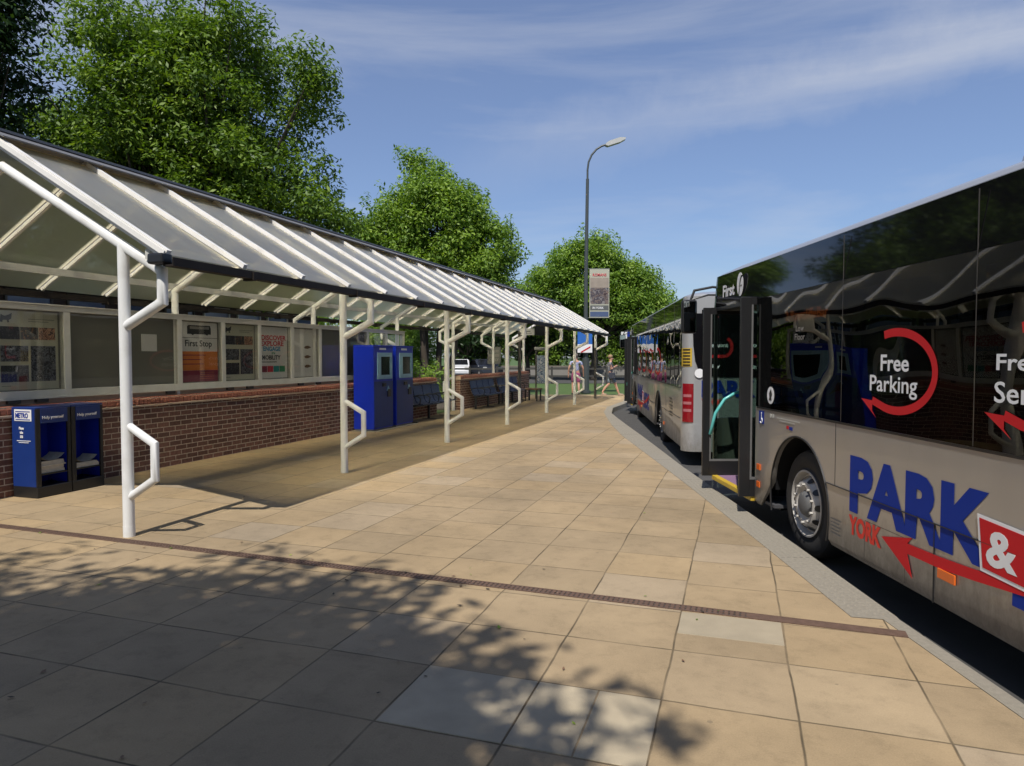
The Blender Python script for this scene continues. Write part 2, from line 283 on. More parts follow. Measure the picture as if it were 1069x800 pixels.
def grime(m, z0, z1, col):
    t = m.node_tree; p = t.nodes['Principled BSDF']; src = p.inputs['Base Color'].links[0].from_socket; co = N(t, 'ShaderNodeTexCoord'); sp = N(t, 'ShaderNodeSeparateXYZ'); t.links.new(co.outputs['Object'], sp.inputs[0])
    mp = N(t, 'ShaderNodeMapping'); mp.inputs['Scale'].default_value = (1, 1, .45); t.links.new(co.outputs['Object'], mp.inputs[0])
    n = N(t, 'ShaderNodeTexNoise'); n.inputs['Scale'].default_value = 9; n.inputs['Detail'].default_value = 9; n.inputs['Roughness'].default_value = .75; t.links.new(mp.outputs[0], n.inputs['Vector'])
    r = N(t, 'ShaderNodeMapRange'); r.inputs[1].default_value = z1; r.inputs[2].default_value = z0; r.inputs[3].default_value = 0; r.inputs[4].default_value = .55; t.links.new(sp.outputs[2], r.inputs[0])
    a = N(t, 'ShaderNodeMath', operation='ADD'); t.links.new(r.outputs[0], a.inputs[0]); t.links.new(n.outputs['Fac'], a.inputs[1])
    r2 = N(t, 'ShaderNodeMapRange'); r2.inputs[1].default_value = .60; r2.inputs[2].default_value = 1.1; r2.inputs[4].default_value = .75; t.links.new(a.outputs[0], r2.inputs[0])
    x = N(t, 'ShaderNodeMix', data_type='RGBA'); x.inputs[7].default_value = col + (1,); t.links.new(r2.outputs[0], x.inputs[0]); t.links.new(src, x.inputs[6]); t.links.new(x.outputs[2], p.inputs['Base Color'])
    q = N(t, 'ShaderNodeMapRange'); q.inputs[3].default_value = p.inputs['Roughness'].default_value; q.inputs[4].default_value = .8; t.links.new(r2.outputs[0], q.inputs[0]); t.links.new(q.outputs[0], p.inputs['Roughness'])
grime(M['silver'], .25, .75, (.13, .11, .085)); grime(M['silverlight'], .25, .7, (.16, .14, .11))
chip(M['white'], .715); chip(M['whitebar'], .70, (.3, .27, .2)); chip(M['framew'], .72, (.2, .17, .12))
M['paving'] = paving_mat(); M['brick'] = brick_mat(); M['sheet'] = sheet_mat()
M['leaf'] = leaf_mat('ash leaves', (.032, .068, .009), (.10, .175, .019), (.24, .33, .045))
M['leafb'] = leaf_mat('bright leaves', (.055, .115, .014), (.15, .25, .03), (.30, .41, .06))
M['leafd'] = leaf_mat('dark leaves', (.010, .028, .008), (.020, .050, .012), (.045, .085, .018))
M['busglass'] = glass('tinted bus glass', (.18, .19, .19), wav=.16, wscale=1.6, boost=1.05)
M['clear'] = glass('clear bus glass', (.62, .70, .66), wav=.03)
M['pane'] = glass('display case glass', (.95, .95, .93), wav=.02)
M['winglass'] = glass('car glass', (.05, .05, .05), boost=1.5)
PIC1 = picture_mat('collage photo interior', ((.012, .012, .015), (.06, .045, .04), (.02, .018, .02), (.20, .10, .05), (.10, .08, .07)), 14, 1)
PIC2 = picture_mat('collage photo street', ((.008, .009, .013), (.03, .035, .05), (.12, .13, .15), (.015, .015, .02), (.35, .36, .36)), 17, 2)
PIC3 = picture_mat('collage photo gallery', ((.006, .006, .01), (.02, .02, .035), (.01, .01, .015), (.06, .06, .075), (.03, .03, .03)), 22, 3)
PLAID = picture_mat('blue plaid cloth', ((.10, .14, .32), (.40, .43, .55), (.14, .18, .38), (.5, .5, .58), (.12, .14, .30)), 13, 4)
BANNER = picture_mat('banner picture', ((.05, .03, .03), (.18, .14, .12), (.06, .05, .06), (.22, .20, .19), (.03, .03, .04)), 5, 5)

# ------------------------------------------------------------------ mesh helpers
class MB:
    def __init__(s): s.v = []; s.f = []; s.m = []
    def add(s, vs, fs, mi=0):
        o = len(s.v); s.v += [tuple(p) for p in vs]; s.f += [tuple(i + o for i in f) for f in fs]; s.m += [mi] * len(fs); return s
    def box(s, a, b, mi=0, bev=0.):
        x0, y0, z0 = a; x1, y1, z1 = b
        if bev <= 0:
            return s.add([(x0,y0,z0),(x1,y0,z0),(x1,y1,z0),(x0,y1,z0),(x0,y0,z1),(x1,y0,z1),(x1,y1,z1),(x0,y1,z1)],
                         [(0,3,2,1),(4,5,6,7),(0,1,5,4),(1,2,6,5),(2,3,7,6),(3,0,4,7)], mi)
        bm = bmesh.new(); bmesh.ops.create_cube(bm, size=1)
        for v in bm.verts: v.co = Vector(((x0+x1)/2 + v.co.x*(x1-x0), (y0+y1)/2 + v.co.y*(y1-y0), (z0+z1)/2 + v.co.z*(z1-z0)))
        bmesh.ops.bevel(bm, geom=bm.edges[:], offset=bev, segments=2, affect='EDGES', profile=.6)
        bm.verts.index_update(); s.add([v.co[:] for v in bm.verts], [[v.index for v in f.verts] for f in bm.faces], mi); bm.free(); return s
    def obox(s, c, ax, ay, az, mi=0):   # oriented box: centre and three half-axis vectors
        c, ax, ay, az = map(Vector, (c, ax, ay, az)); vs = []
        for k in (-1, 1):
            for i, j in ((-1,-1),(1,-1),(1,1),(-1,1)): vs.append(c + ax*i + ay*j + az*k)
        return s.add(vs, [(0,3,2,1),(4,5,6,7),(0,1,5,4),(1,2,6,5),(2,3,7,6),(3,0,4,7)], mi)
    def tube(s, pts, r, n=12, mi=0, cap=True):
        pts = [Vector(p) for p in pts]; rs = r if isinstance(r, (list, tuple)) else [r] * len(pts); rings = []
        ref = None
        for i, p in enumerate(pts):
            d0 = (pts[i] - pts[i-1]).normalized() if i > 0 else None
            d1 = (pts[i+1] - pts[i]).normalized() if i < len(pts)-1 else None
            d = (d0 + d1).normalized() if d0 is not None and d1 is not None else (d0 if d0 is not None else d1)
            if ref is None: ref = Vector((0,0,1)) if abs(d.z) < .9 else Vector((1,0,0))
            a = d.cross(ref).normalized(); b = a.cross(d).normalized(); ref = b
            sc = 1.0
            if d0 is not None and d1 is not None:
                ca = max(.3, d.dot(d0)); sc = 1/ca
                bi = (d1 - d0)
                bi = bi - d*bi.dot(d)
                bi = bi.normalized() if bi.length > 1e-5 else None
            else: bi = None
            ring = []
            for k in range(n):
                t = 2*PI*k/n; o = (a*math.cos(t) + b*math.sin(t))*rs[i]
                if bi is not None and sc > 1.0005: o = o + bi*o.dot(bi)*(sc-1)
                ring.append(p + o)
            rings.append(ring)
        vs = [v for r_ in rings for v in r_]; fs = []
        for i in range(len(rings)-1):
            for k in range(n):
                fs.append((i*n+k, i*n+(k+1)%n, (i+1)*n+(k+1)%n, (i+1)*n+k))
        if cap: fs.append(tuple(range(n))[::-1]); fs.append(tuple(range((len(rings)-1)*n, len(rings)*n)))
        return s.add(vs, fs, mi)
    def lathe(s, prof, n=32, axis='x', c=(0,0,0), mi=0):   # prof: (along, radius)
        vs = []; fs = []
        for a, r in prof:
            for k in range(n):
                t = 2*PI*k/n
                if axis == 'x': vs.append((c[0]+a, c[1]+r*math.cos(t), c[2]+r*math.sin(t)))
                else: vs.append((c[0]+r*math.cos(t), c[1]+r*math.sin(t), c[2]+a))
        for i in range(len(prof)-1):
            for k in range(n): fs.append((i*n+k, i*n+(k+1)%n, (i+1)*n+(k+1)%n, (i+1)*n+k))
        return s.add(vs, fs, mi)
    def prism(s, poly, x0, x1, mi=0, plane='yz'):
        n = len(poly)
        if plane == 'yz': vs = [(x0, a, b) for a, b in poly] + [(x1, a, b) for a, b in poly]
        elif plane == 'xz': vs = [(a, x0, b) for a, b in poly] + [(a, x1, b) for a, b in poly]
        else: vs = [(a, b, x0) for a, b in poly] + [(a, b, x1) for a, b in poly]
        fs = [tuple(range(n))[::-1], tuple(range(n, 2*n))] + [(i, (i+1) % n, n+(i+1) % n, n+i) for i in range(n)]
        return s.add(vs, fs, mi)
    def build(s, name, mats, parent=None, smooth=False, loc=(0,0,0), rz=0):
        me = bpy.data.meshes.new(name); me.from_pydata(s.v, [], s.f)
        if not isinstance(mats, (list, tuple)): mats = [mats]
        for m in mats: me.materials.append(m)
        me.polygons.foreach_set('material_index', s.m)
        bm = bmesh.new(); bm.from_mesh(me); bmesh.ops.recalc_face_normals(bm, faces=bm.faces[:]); bm.to_mesh(me); bm.free()
        if smooth:
            me.polygons.foreach_set('use_smooth', [True]*len(me.polygons))
            try: me.set_sharp_from_angle(angle=R(38))
            except Exception: pass
        o = bpy.data.objects.new(name, me); C.objects.link(o); o.location = loc; o.rotation_euler = (0,0,rz)
        if parent: o.parent = parent
        return o
def tag(o, label=None, cat=None, group=None, kind=None):
    if label: o['label'] = label
    if cat: o['category'] = cat
    if group: o['group'] = group
    if kind: o['kind'] = kind
    return o
def thing(name, label, cat, loc=(0,0,0), rz=0., group=None):
    o = bpy.data.objects.new(name, None); C.objects.link(o); o.location = loc; o.rotation_euler = (0,0,rz); o.empty_display_size = .2
    return tag(o, label, cat, group)
def copy_tree(o, parent=None):
    c = o.copy(); C.objects.link(c)
    if parent: c.parent = parent
    for ch in [x for x in bpy.data.objects if x.parent == o]: copy_tree(ch, c)
    return c
def box(name, a, b, m, parent, bev=0.): return MB().box(a, b, 0, bev).build(name, m, parent)
def text(s, w, h, origin, xdir, ydir, m, parent, name='lettering', bold=.0, thick=.003, align='fit'):
    """text mesh fitted into w x h; origin = lower left corner, on the plane xdir, ydir"""
    cu = bpy.data.curves.new(name, 'FONT'); cu.body = s; cu.size = 1; cu.offset = bold; cu.extrude = .001; cu.align_x = 'CENTER' if '\n' in s else 'LEFT'; cu.resolution_u = 3
    cu.space_line = .95
    t = bpy.data.objects.new('tmp', cu); C.objects.link(t)
    bpy.context.view_layer.update()
    me = bpy.data.meshes.new_from_object(t.evaluated_get(bpy.context.evaluated_depsgraph_get()))
    bpy.data.objects.remove(t); me.name = name; me.materials.clear(); me.materials.append(m)
    co = np.empty(len(me.vertices)*3, np.float32); me.vertices.foreach_get('co', co); co = co.reshape(-1,3)
    mn, mxx = co.min(0), co.max(0); sz = mxx - mn
    q = (co - mn) / np.where(sz > 1e-6, sz, 1)
    X = Vector(xdir).normalized(); Y = Vector(ydir).normalized(); Z = X.cross(Y)
    res = np.outer(q[:,0]*w, X) + np.outer(q[:,1]*h, Y) + np.outer(q[:,2]*thick, Z) + np.array(origin)
    me.vertices.foreach_set('co', res.astype(np.float32).ravel()); me.update()
    o = bpy.data.objects.new(name, me); C.objects.link(o)
    if parent: o.parent = parent
    return o

# shelter frame: s to the right of the post line, u along it
A_SH = math.atan(234.5/720); OX, OY = -3.518, 6.282
def W(s, u, z=0.): return (OX + s*math.cos(A_SH) + u*math.sin(A_SH), OY - s*math.sin(A_SH) + u*math.cos(A_SH), z)

# ------------------------------------------------------------------ the setting
ROAD = -.15
g = MB().add([(-900,-900,0),(900,-900,0),(900,900,0),(-900,900,0)], [(0,1,2,3)]).build('ground', M['grass'], loc=(0,0,-.17)); tag(g, kind='structure')
g = MB().add([(1.5,-60,0),(60,-60,0),(60,75,0),(1.5,75,0)], [(0,1,2,3)]).build('road', M['asphalt'], loc=(0,0,ROAD)); tag(g, kind='structure')
kin = [(2.33,-14),(2.33,4.27),(2.15,4.31),(2.2,6),(2.24,8),(2.27,10),(2.30,14.3),(2.40,16.5),(2.58,18.8),(2.75,20.6),(3.1,22.5),(4.1,25.4),(4.95,29.9)]
kout = [(2.44,-14),(2.44,4.27),(2.45,4.31),(2.50,6),(2.53,8),(2.57,10.2),(2.72,14.3),(2.78,16.5),(2.86,18.8),(2.93,20.2),(3.28,22.3),(4.3,25.2),(5.2,29.9)]
def loc_sh(p):
    dx, dy = p[0]-OX, p[1]-OY
    return (dx*math.cos(A_SH)-dy*math.sin(A_SH), dx*math.sin(A_SH)+dy*math.cos(A_SH))
poly = [loc_sh(p) for p in [(-30,-14)] + kin + [(-30,29.9)]]
bm = bmesh.new(); bm.faces.new([bm.verts.new((a,b,0)) for a,b in poly]); bmesh.ops.triangulate(bm, faces=bm.faces[:])
me = bpy.data.meshes.new('pavement'); bm.to_mesh(me); bm.free(); me.materials.append(M['paving'])
pv = bpy.data.objects.new('pavement', me); C.objects.link(pv); pv.location = (OX,OY,0); pv.rotation_euler = (0,0,-A_SH); tag(pv, kind='structure')
if me.polygons[0].normal.z < 0: me.flip_normals()
# kerb
mb = MB(); n = len(kin)
vs = [(a,b,.003) for a,b in kin] + [(a-.012,b,.003) for a,b in kout] + [(a,b,-.009) for a,b in kout] + [(a+.01,b,ROAD-.01) for a,b in kout]
fs = []
for i in range(n-1):
    for r_ in range(3): fs.append((r_*n+i, r_*n+i+1, (r_+1)*n+i+1, (r_+1)*n+i))
mb.add(vs, fs); mb.add([(5.2,29.9,.003),(5.2,29.9,-.16),(-30,29.9,-.16),(-30,29.9,.003)], [(0,1,2,3)])
kb = mb.build('kerb', M['kerb']); tag(kb, kind='structure')
# tactile surface: small raised blisters on the wide kerb stones
mb = MB()
y = 4.36
while y < 9.5:
    f_ = (y-4.31)/(10-4.31); x0 = 2.15+.12*f_; x1 = 2.45+.12*f_
    nx = 6
    for i in range(nx):
        x = x0+.02+(x1-x0-.05)*i/(nx-1); r_ = .011
        mb.add([(x-r_,y-r_,.0035),(x+r_,y-r_,.0035),(x+r_,y+r_,.0035),(x-r_,y+r_,.0035),(x,y,.010)], [(0,1,4),(1,2,4),(2,3,4),(3,0,4)])
    y += .05
o = mb.build('tactile_paving', M['kerb']); tag(o, kind='structure')
# kerb joints
mb = MB()
for i in range(8):
    y = 5.6+1.8*i; xi = np.interp(y,[p[1] for p in kin],[p[0] for p in kin]); xo = np.interp(y,[p[1] for p in kout],[p[0] for p in kout])
    mb.box((xi,y,.002),(xo-.012,y+.004,.0040))
mb.build('kerb_joint', M['darkgrey'], kb)
# replacement slabs, drain
for i, (a, b) in enumerate(((3.74,4.355),(4.365,4.962),)):
    pass
mb = MB()
for a, b in ((3.755,4.352),(4.362,4.66),(4.668,4.962)):
    mb.box((a,-2.16,-.02),(b,-1.572,.004), bev=.003)
o = mb.build('pale_slabs', M['greyslab'], loc=(OX,OY,0), rz=-A_SH); tag(o, kind='structure')
mb = MB()
for a, b, c_, d in ((4.972,5.57,-.72,-.36),): mb.box((a,c_,-.02),(b,d,.0035), bev=.003)
o = mb.build('worn_slab', M['wornslab'], loc=(OX,OY,0), rz=-A_SH); tag(o, kind='structure')
ds = W(-3.0, -.05); de = W(6.27, -.325)
dd = Vector((de[0]-ds[0], de[1]-ds[1], 0)); dl = dd.length; rz = math.atan2(dd.y, dd.x)
dr = thing('drain_channel', 'rusty brown drainage channel running across the buff paving', 'drain', (ds[0], ds[1], 0), rz)
mb = MB(); mb.box((0,-.048,-.02),(dl,-.0355,.006)); mb.box((0,.0355,-.02),(dl,.048,.006)); mb.build('channel_edge', M['rust'], dr)
mb = MB(); x = .01
while x < dl-.9: mb.box((x,-.035,-.02),(x+.022,.035,.005)); x += .034
mb.box((dl-.9,-.035,-.02),(dl-.0,.035,.0055))
mb.box((0,-.0035,-.02),(dl,.0035,.0058))
mb.build('grating', M['rust'], dr)
mb = MB(); mb.box((0,-.039,-.02),(dl,.039,.001)); mb.build('channel_bottom', M['darkgrey'], dr)
# fallen leaves and grit gathered on the paving
rng0 = np.random.default_rng(77); mb = MB()
for i in range(90):
    s_ = rng0.uniform(-2.4,5.2); u_ = rng0.choice([rng0.uniform(-3.3,-.2), rng0.normal(-.2,.12), rng0.uniform(-.2,7)], p=[.4,.4,.2]); q = rng0.uniform(.004,.013); a = rng0.uniform(0,6.28)
    c_, d_ = math.cos(a)*q, math.sin(a)*q
    mb.add([(s_-c_*2,u_-d_*2,.008),(s_+d_,u_-c_,.009),(s_+c_*2,u_+d_*2,.013),(s_-d_,u_+c_,.010)], [(0,1,2,3)], int(rng0.integers(0,3)))
o = mb.build('fallen_leaves', [M['brown'], M['soil'], M['leafb']], loc=(OX,OY,0), rz=-A_SH); tag(o, 'scattered small leaves and grit on the paving by the drain', 'litter', kind='stuff')
# lawns, beds and the cross street beyond
o = MB().add([(-26,-6,.004),(-3.12,-6,.004),(-3.12,13.2,.004),(-3.12,24,.004),(-26,24,.004)], [(0,1,2,3,4)]).build('planting_bed', M['soil'], loc=(OX,OY,0), rz=-A_SH); tag(o, kind='structure')
o = MB().add([(-5.6,13.4,.008),(-2.9,13.4,.008),(-2.9,14.5,.008),(-5.6,14.5,.008)], [(0,1,2,3)]).build('grass_patch', M['grass'], loc=(OX,OY,0), rz=-A_SH); tag(o, kind='structure')
o = MB().add([(-45,30.0,0),(40,30.0,0),(40,43,0),(-45,43,0)], [(0,1,2,3)]).build('lawn', M['grass'], loc=(0,0,-.03)); tag(o, kind='structure')
o = MB().add([(-80,43.05,0),(80,43.05,0),(80,58,0),(-80,58,0)], [(0,1,2,3)]).build('cross_street', M['asphalt'], loc=(0,0,-.02)); tag(o, kind='structure')

# ------------------------------------------------------------------ the shelter
sh = thing('bus_shelter', 'long white steel pedestrian canopy with pitched glazed roof beside the pavement', 'shelter', (OX,OY,0), -A_SH)
PITCH = 3.66; RP = .985; NB = 22; U0 = -.06; AX = -1.48
ZT0, SL = 2.655, .565                      # rafter height over the post, slope
def zt(s): return ZT0 - SL*s if s >= AX else ZT0 - SL*(2*AX - s)
def zg(s, d=0.): return 2.535 + .584*(.556 - s) + d if s >= AX else 2.535 + .584*(.556 - (2*AX - s)) + d
for i in range(7):
    u = PITCH*i
    for side in (0, 1):
        b = 0. if side == 0 else 2*AX; sg = 1 if side == 0 else -1
        dk = M['white']
        if i == 6 and side == 0:
            mb = MB(); mb.tube([(b,u,0),(b,u,2.0)], .052, 20); mb.build('post', M['darkgrey'], sh, smooth=True)
            mb = MB(); mb.tube([(b,u,2.0),(b,u,ZT0)], .050, 20); mb.build('post', dk, sh, smooth=True)
        else:
            mb = MB(); mb.tube([(b,u,0),(b,u,ZT0)], .050, 20); mb.tube([(b,u,.0),(b,u,.10)], .0515, 20); mb.build('post', dk, sh, smooth=True)
        mb = MB(); mb.tube([(b+sg*.03,u,1.015),(b+sg*.315,u,.862),(b+sg*.315,u,.545),(b+sg*.03,u,.37)], .036, 16); mb.build('handle_loop', dk, sh, smooth=True)
        mb = MB(); mb.tube([(AX,u,zt(AX)),(b+sg*.44,u,zt(0)-SL*.44),(b+sg*.44,u,2.135),(b+sg*.03,u,1.93)], .046, 16); mb.build('rafter', dk, sh, smooth=True)
for k in range(NB+1):
    u = U0 + RP*k
    for side in (0, 1):
        p0 = (.556,u,zg(.556,.03)) if side == 0 else (2*AX-.556,u,zg(.556,.03)); p1 = (AX,u,zg(AX,.03)); d = (Vector(p1)-Vector(p0)); ln = d.length; d.normalize()
        nrm = Vector((-d.z,0,d.x)); nrm = nrm if nrm.z > 0 else -nrm
        mb = MB(); mb.obox((Vector(p0)+Vector(p1))/2, d*(ln/2+.02), (0,.026,0), nrm*.022); mb.obox((Vector(p0)+Vector(p1))/2 - nrm*.050, d*(ln/2-.03), (0,.018,0), nrm*.020)
        if k in (0, NB): mb.obox((Vector(p0)+Vector(p1))/2 + Vector((0,-.045 if k == 0 else .045,0)) - nrm*.01, d*(ln/2+.02), (0,.008,0), nrm*.022)
        mb.build('glazing_bar', M['whitebar'], sh)
        if k < NB:
            a0, a1 = u+.027, u+RP-.027; q = nrm*.004; jit = nrm*random.uniform(-.004,.004); ti = nrm*random.uniform(-.006,.006)
            P0, P1 = Vector(p0)-nrm*.024, Vector(p1)-nrm*.024
            vs = [P0+Vector((0,a0-u,0))+jit, P0+Vector((0,a1-u,0))+jit+ti, P1+Vector((0,a1-u,0))-jit, P1+Vector((0,a0-u,0))-jit]
            MB().add(vs, [(0,1,2,3)]).build('roof_sheet', M['sheet'], sh)
UE = U0 + RP*NB
mb = MB(); mb.box((AX-.09,U0-.05,zg(AX,.075)),(AX+.09,UE+.05,zg(AX,.10))); mb.obox((AX+.10,(U0+UE)/2,zg(AX,.045)),(.07,0,-.04),(0,(UE-U0)/2+.05,0),(.004,0,.007)); mb.obox((AX-.10,(U0+UE)/2,zg(AX,.045)),(.07,0,.04),(0,(UE-U0)/2+.05,0),(-.004,0,.007)); mb.build('ridge_cap', M['ridge'], sh)
for sg, c0 in ((1, .60), (-1, 2*AX-.60)):
    mb = MB()
    a, b = sorted((c0-sg*.06, c0+sg*.05))
    mb.box((a,U0-.03,2.435),(b,UE+.03,2.45)); mb.box((a,U0-.03,2.45),(a+.008,UE+.03,2.51)); mb.box((b-.008,U0-.03,2.45),(b,UE+.03,2.51))
    for k in range(11): mb.box((a-.012,U0+1+k*2.0,2.415),(b+.012,U0+1.05+k*2.0,2.50), bev=.004)
    mb.build('gutter', M['gut'], sh)
for s_ in (.34, 2*AX-.04):
    h = zg(s_) - .105
    mb = MB(); mb.box((s_-.028,U0,h-.045),(s_+.028,UE,h+.045)); mb.build('purlin', M['framew'], sh)
# dark end bracket under the near gutter
mb = MB(); mb.box((.40,U0-.07,2.455),(.57,U0+.05,2.55), bev=.02); mb.build('gutter_bracket', M['black'], sh)

# ------------------------------------------------------------------ brick walls
def brick_wall(label, u0, u1, s0=-2.82, th=.30, h=.93, loc=None, cop=True):
    w = thing('brick_wall', label, 'wall', W(s0, u0), -A_SH); ln = u1-u0
    MB().box((-th,0,-.02),(0,ln,h)).build('brickwork', M['brick'], w)
    MB().box((-th-.03,-.03,h),(.035,ln+.03,h+.03), bev=.006).build('ledge', M['ledge'], w)
    mb = MB(); y = 0.
    while y < ln-.05:
        r_ = random.uniform(-.003,.003); j = .075
        mb.prism([(-th+.02,h+.03),(.012+r_,h+.03),(.022+r_,h+.055),(.018+r_,h+.10),(-.01+r_,h+.135),(-th+.05,h+.137),(-th+.02,h+.12)], y+.004, y+j-.006, plane='xz')
        y += j
    mb.build('coping', M['coping'], w)
    MB().box((-th+.03,0,h+.03),(.008,ln,h+.125)).build('coping_mortar', M['ledge'], w)
    return w
brick_wall('dark brick wall with rounded coping under the row of posters', -2.6, 13.1)
brick_wall('dark brick wall with rounded coping behind the far rows of seats', 14.85, 22.3)

# ------------------------------------------------------------------ poster display case
pc = thing('display_case', 'long white framed glazed noticeboard mounted above the brick wall', 'noticeboard', W(-2.88,-1.0), -A_SH)
edges = [-.97,-.03,.86,1.78,2.68,3.665,4.62,5.545,6.50,7.445,8.36,9.39,10.28,11.2]
F0 = -1.0
mb = MB(); y0, y1 = edges[0]-F0, edges[-1]-F0
mb.box((-.09,y0-.05,2.22),(0,y1+.05,2.29), bev=.006); mb.box((-.09,y0-.05,1.145),(0,y1+.05,1.235), bev=.006)
mb.box((-.10,y0-.05,2.29),(.02,y1+.05,2.305)); mb.box((-.10,y0-.05,1.13),(.02,y1+.05,1.145))
for e_ in edges: mb.box((-.09,e_-F0-.045,1.235),(-.002,e_-F0+.045,2.22))
mb.build('frame', M['framew'], pc)
for i in range(len(edges)-1):
    a, b = edges[i]-F0+.046, edges[i+1]-F0-.046
    MB().box((-.018,a,1.236),(-.014,b,2.219)).build('pane', M['pane'], pc)
    if i < 11: MB().box((-.085,a,1.236),(-.075,b,2.219)).build('backing_board', M['olive'], pc)
MB().box((-.12,0,1.068),(-.04,y1,1.1295)).build('sill_board', M['ledge'], pc)
# small fittings under the case
mb = MB()
for u in (1.0,1.35,3.4,4.7,5.2,6.7,7.3): mb.box((-.05,u-F0,1.085),(.0,u-F0+.16,1.13), bev=.006)
mb.build('bracket', M['darkgrey'], pc)
MB().box((-.07,3.0-F0,1.73),(-.065,3.28-F0,1.98)).build('notice_paper', M['pwhite'], pc)

PX = (0,1,0); PZ = (0,0,1)     # reading direction on posters: along +u
def poster(label, bay, m, z0=1.25, z1=2.20, grp=None, ma=.03, mb_=.03):
    a, b = edges[bay]+.046+ma, edges[bay+1]-.046-mb_
    p = thing('poster', label, 'poster', W(-2.952, (a+b)/2, z0), -A_SH, grp); w = b-a; h = z1-z0
    MB().box((-.001,-w/2,0),(.002,w/2,h)).build('sheet', m, p)
    return p, w, h
def pbox(p, w, h, x0, y0, x1, y1, m, name='picture', t=.004): MB().box((.0022,-w/2+x0*w,y0*h),(t,-w/2+x1*w,y1*h)).build(name, m, p)
def ptxt(p, w, h, s, x0, y0, x1, y1, m, bold=.02, name='printed_text'): text(s, (x1-x0)*w, (y1-y0)*h, (.0045,-w/2+x0*w,y0*h), PX, PZ, m, p, name, bold, .001)
def collage(label, bay, big):
    p, w, h = poster(label, bay, M['cream'])
    pbox(p,w,h,.05,.64,.36,.80,PIC3); pbox(p,w,h,.37,.64,.66,.80,PIC1); pbox(p,w,h,.67,.64,.95,.80,picture_mat('collage photo warm', ((.25,.09,.03),(.05,.03,.03),(.40,.22,.14),(.12,.05,.03),(.3,.15,.1)), 20, 6))
    pbox(p,w,h,.05,.36,.49,.56,PIC2); pbox(p,w,h,.05,.10,.49,.31,PIC3); pbox(p,w,h,.53,.10,.95,.56,PIC2)
    # small heraldic beast mark
    mb = MB(); mb.prism([(.05,.86),(.07,.95),(.13,.93),(.20,.95),(.24,.97),(.23,.90),(.19,.88),(.20,.85),(.17,.85),(.16,.88),(.10,.88),(.09,.85)], .0025, .005)
    for i, v in enumerate(mb.v): mb.v[i] = (v[0], -w/2+v[1]*w, v[2]*h)
    mb.build('emblem', M['ptext'], p)
    for k in range(2): pbox(p,w,h,.50,.90-.03*k,.94-.1*k,.908-.03*k,M['olive'],'printed_text')
    pbox(p,w,h,.06,.045,.20,.055,M['olive'],'printed_text')
collage('collage poster of museum photos, nearest to the camera in the noticeboard', 2, 1)
collage('collage poster of museum photos between the orange poster and the slogan poster', 6, 0)
p, w, h = poster('white poster with bus photo above orange and maroon blocks', 5, M['pwhite'])
pbox(p,w,h,.0,.0,1,.19,M['pmaroon'],'maroon_block'); pbox(p,w,h,.0,.191,1,.51,M['porange'],'orange_block')
ptxt(p,w,h,'First Stop',.12,.56,.84,.70,M['ptext'],.015)
pbox(p,w,h,.0,.735,1,.742,M['ptext'],'rule')
mb = MB(); mb.prism([(.18,.80),(.18,.93),(.22,.95),(.80,.95),(.82,.90),(.82,.80),(.74,.80),(.72,.78),(.66,.80),(.36,.80),(.33,.78),(.28,.80)], .0025, .004)
for i, v in enumerate(mb.v): mb.v[i] = (v[0], -w/2+v[1]*w, v[2]*h)
mb.build('bus_picture', M['ptext'], p); pbox(p,w,h,.25,.885,.77,.93,M['textg'],'bus_windows',.005)
for k, ww in enumerate((.62,.5,.56)): pbox(p,w,h,.05,.44-.075*k,.05+ww,.455-.075*k,M['pmaroon'],'printed_text',.005)
for k in range(4): pbox(p,w,h,.5,.15-.035*k,.9,.155-.035*k,M['porange'],'printed_text',.005)
p, w, h = poster('white slogan poster reading discover and explore in coloured capitals', 7, M['pwhite'])
ptxt(p,w,h,'DISCOVER',.06,.74,.95,.84,M['pred'],.03); ptxt(p,w,h,'EXPLORE',.02,.63,.86,.73,M['pred'],.03); ptxt(p,w,h,'ENGAGE',.12,.53,.74,.62,M['pblue'],.03)
ptxt(p,w,h,'IN',.42,.465,.54,.515,M['pgreen'],.02); ptxt(p,w,h,'MOBILITY',.08,.36,.74,.45,M['ptext'],.03); pbox(p,w,h,.06,.31,.6,.325,M['ptext'],'printed_text')
for k, c in enumerate(('pmaroon','pred','pteal','pgreen')): pbox(p,w,h,.04+.22*k,.12,.245+.22*k,.24,M[c],'colour_block')
p, w, h = poster('plain white poster with three small dark motifs near its right edge', 8, M['pwhite'])
for k in range(3):
    mb = MB(); z = .62-.2*k
    mb.prism([(.50,z),(.58,z+.03),(.66,z+.035),(.78,z+.01),(.78,z-.01),(.64,z-.035),(.55,z-.03)], .0025, .004)
    for i, v in enumerate(mb.v): mb.v[i] = (v[0], -w/2+v[1]*w, v[2]*h)
    mb.build('motif', M['brown'], p)

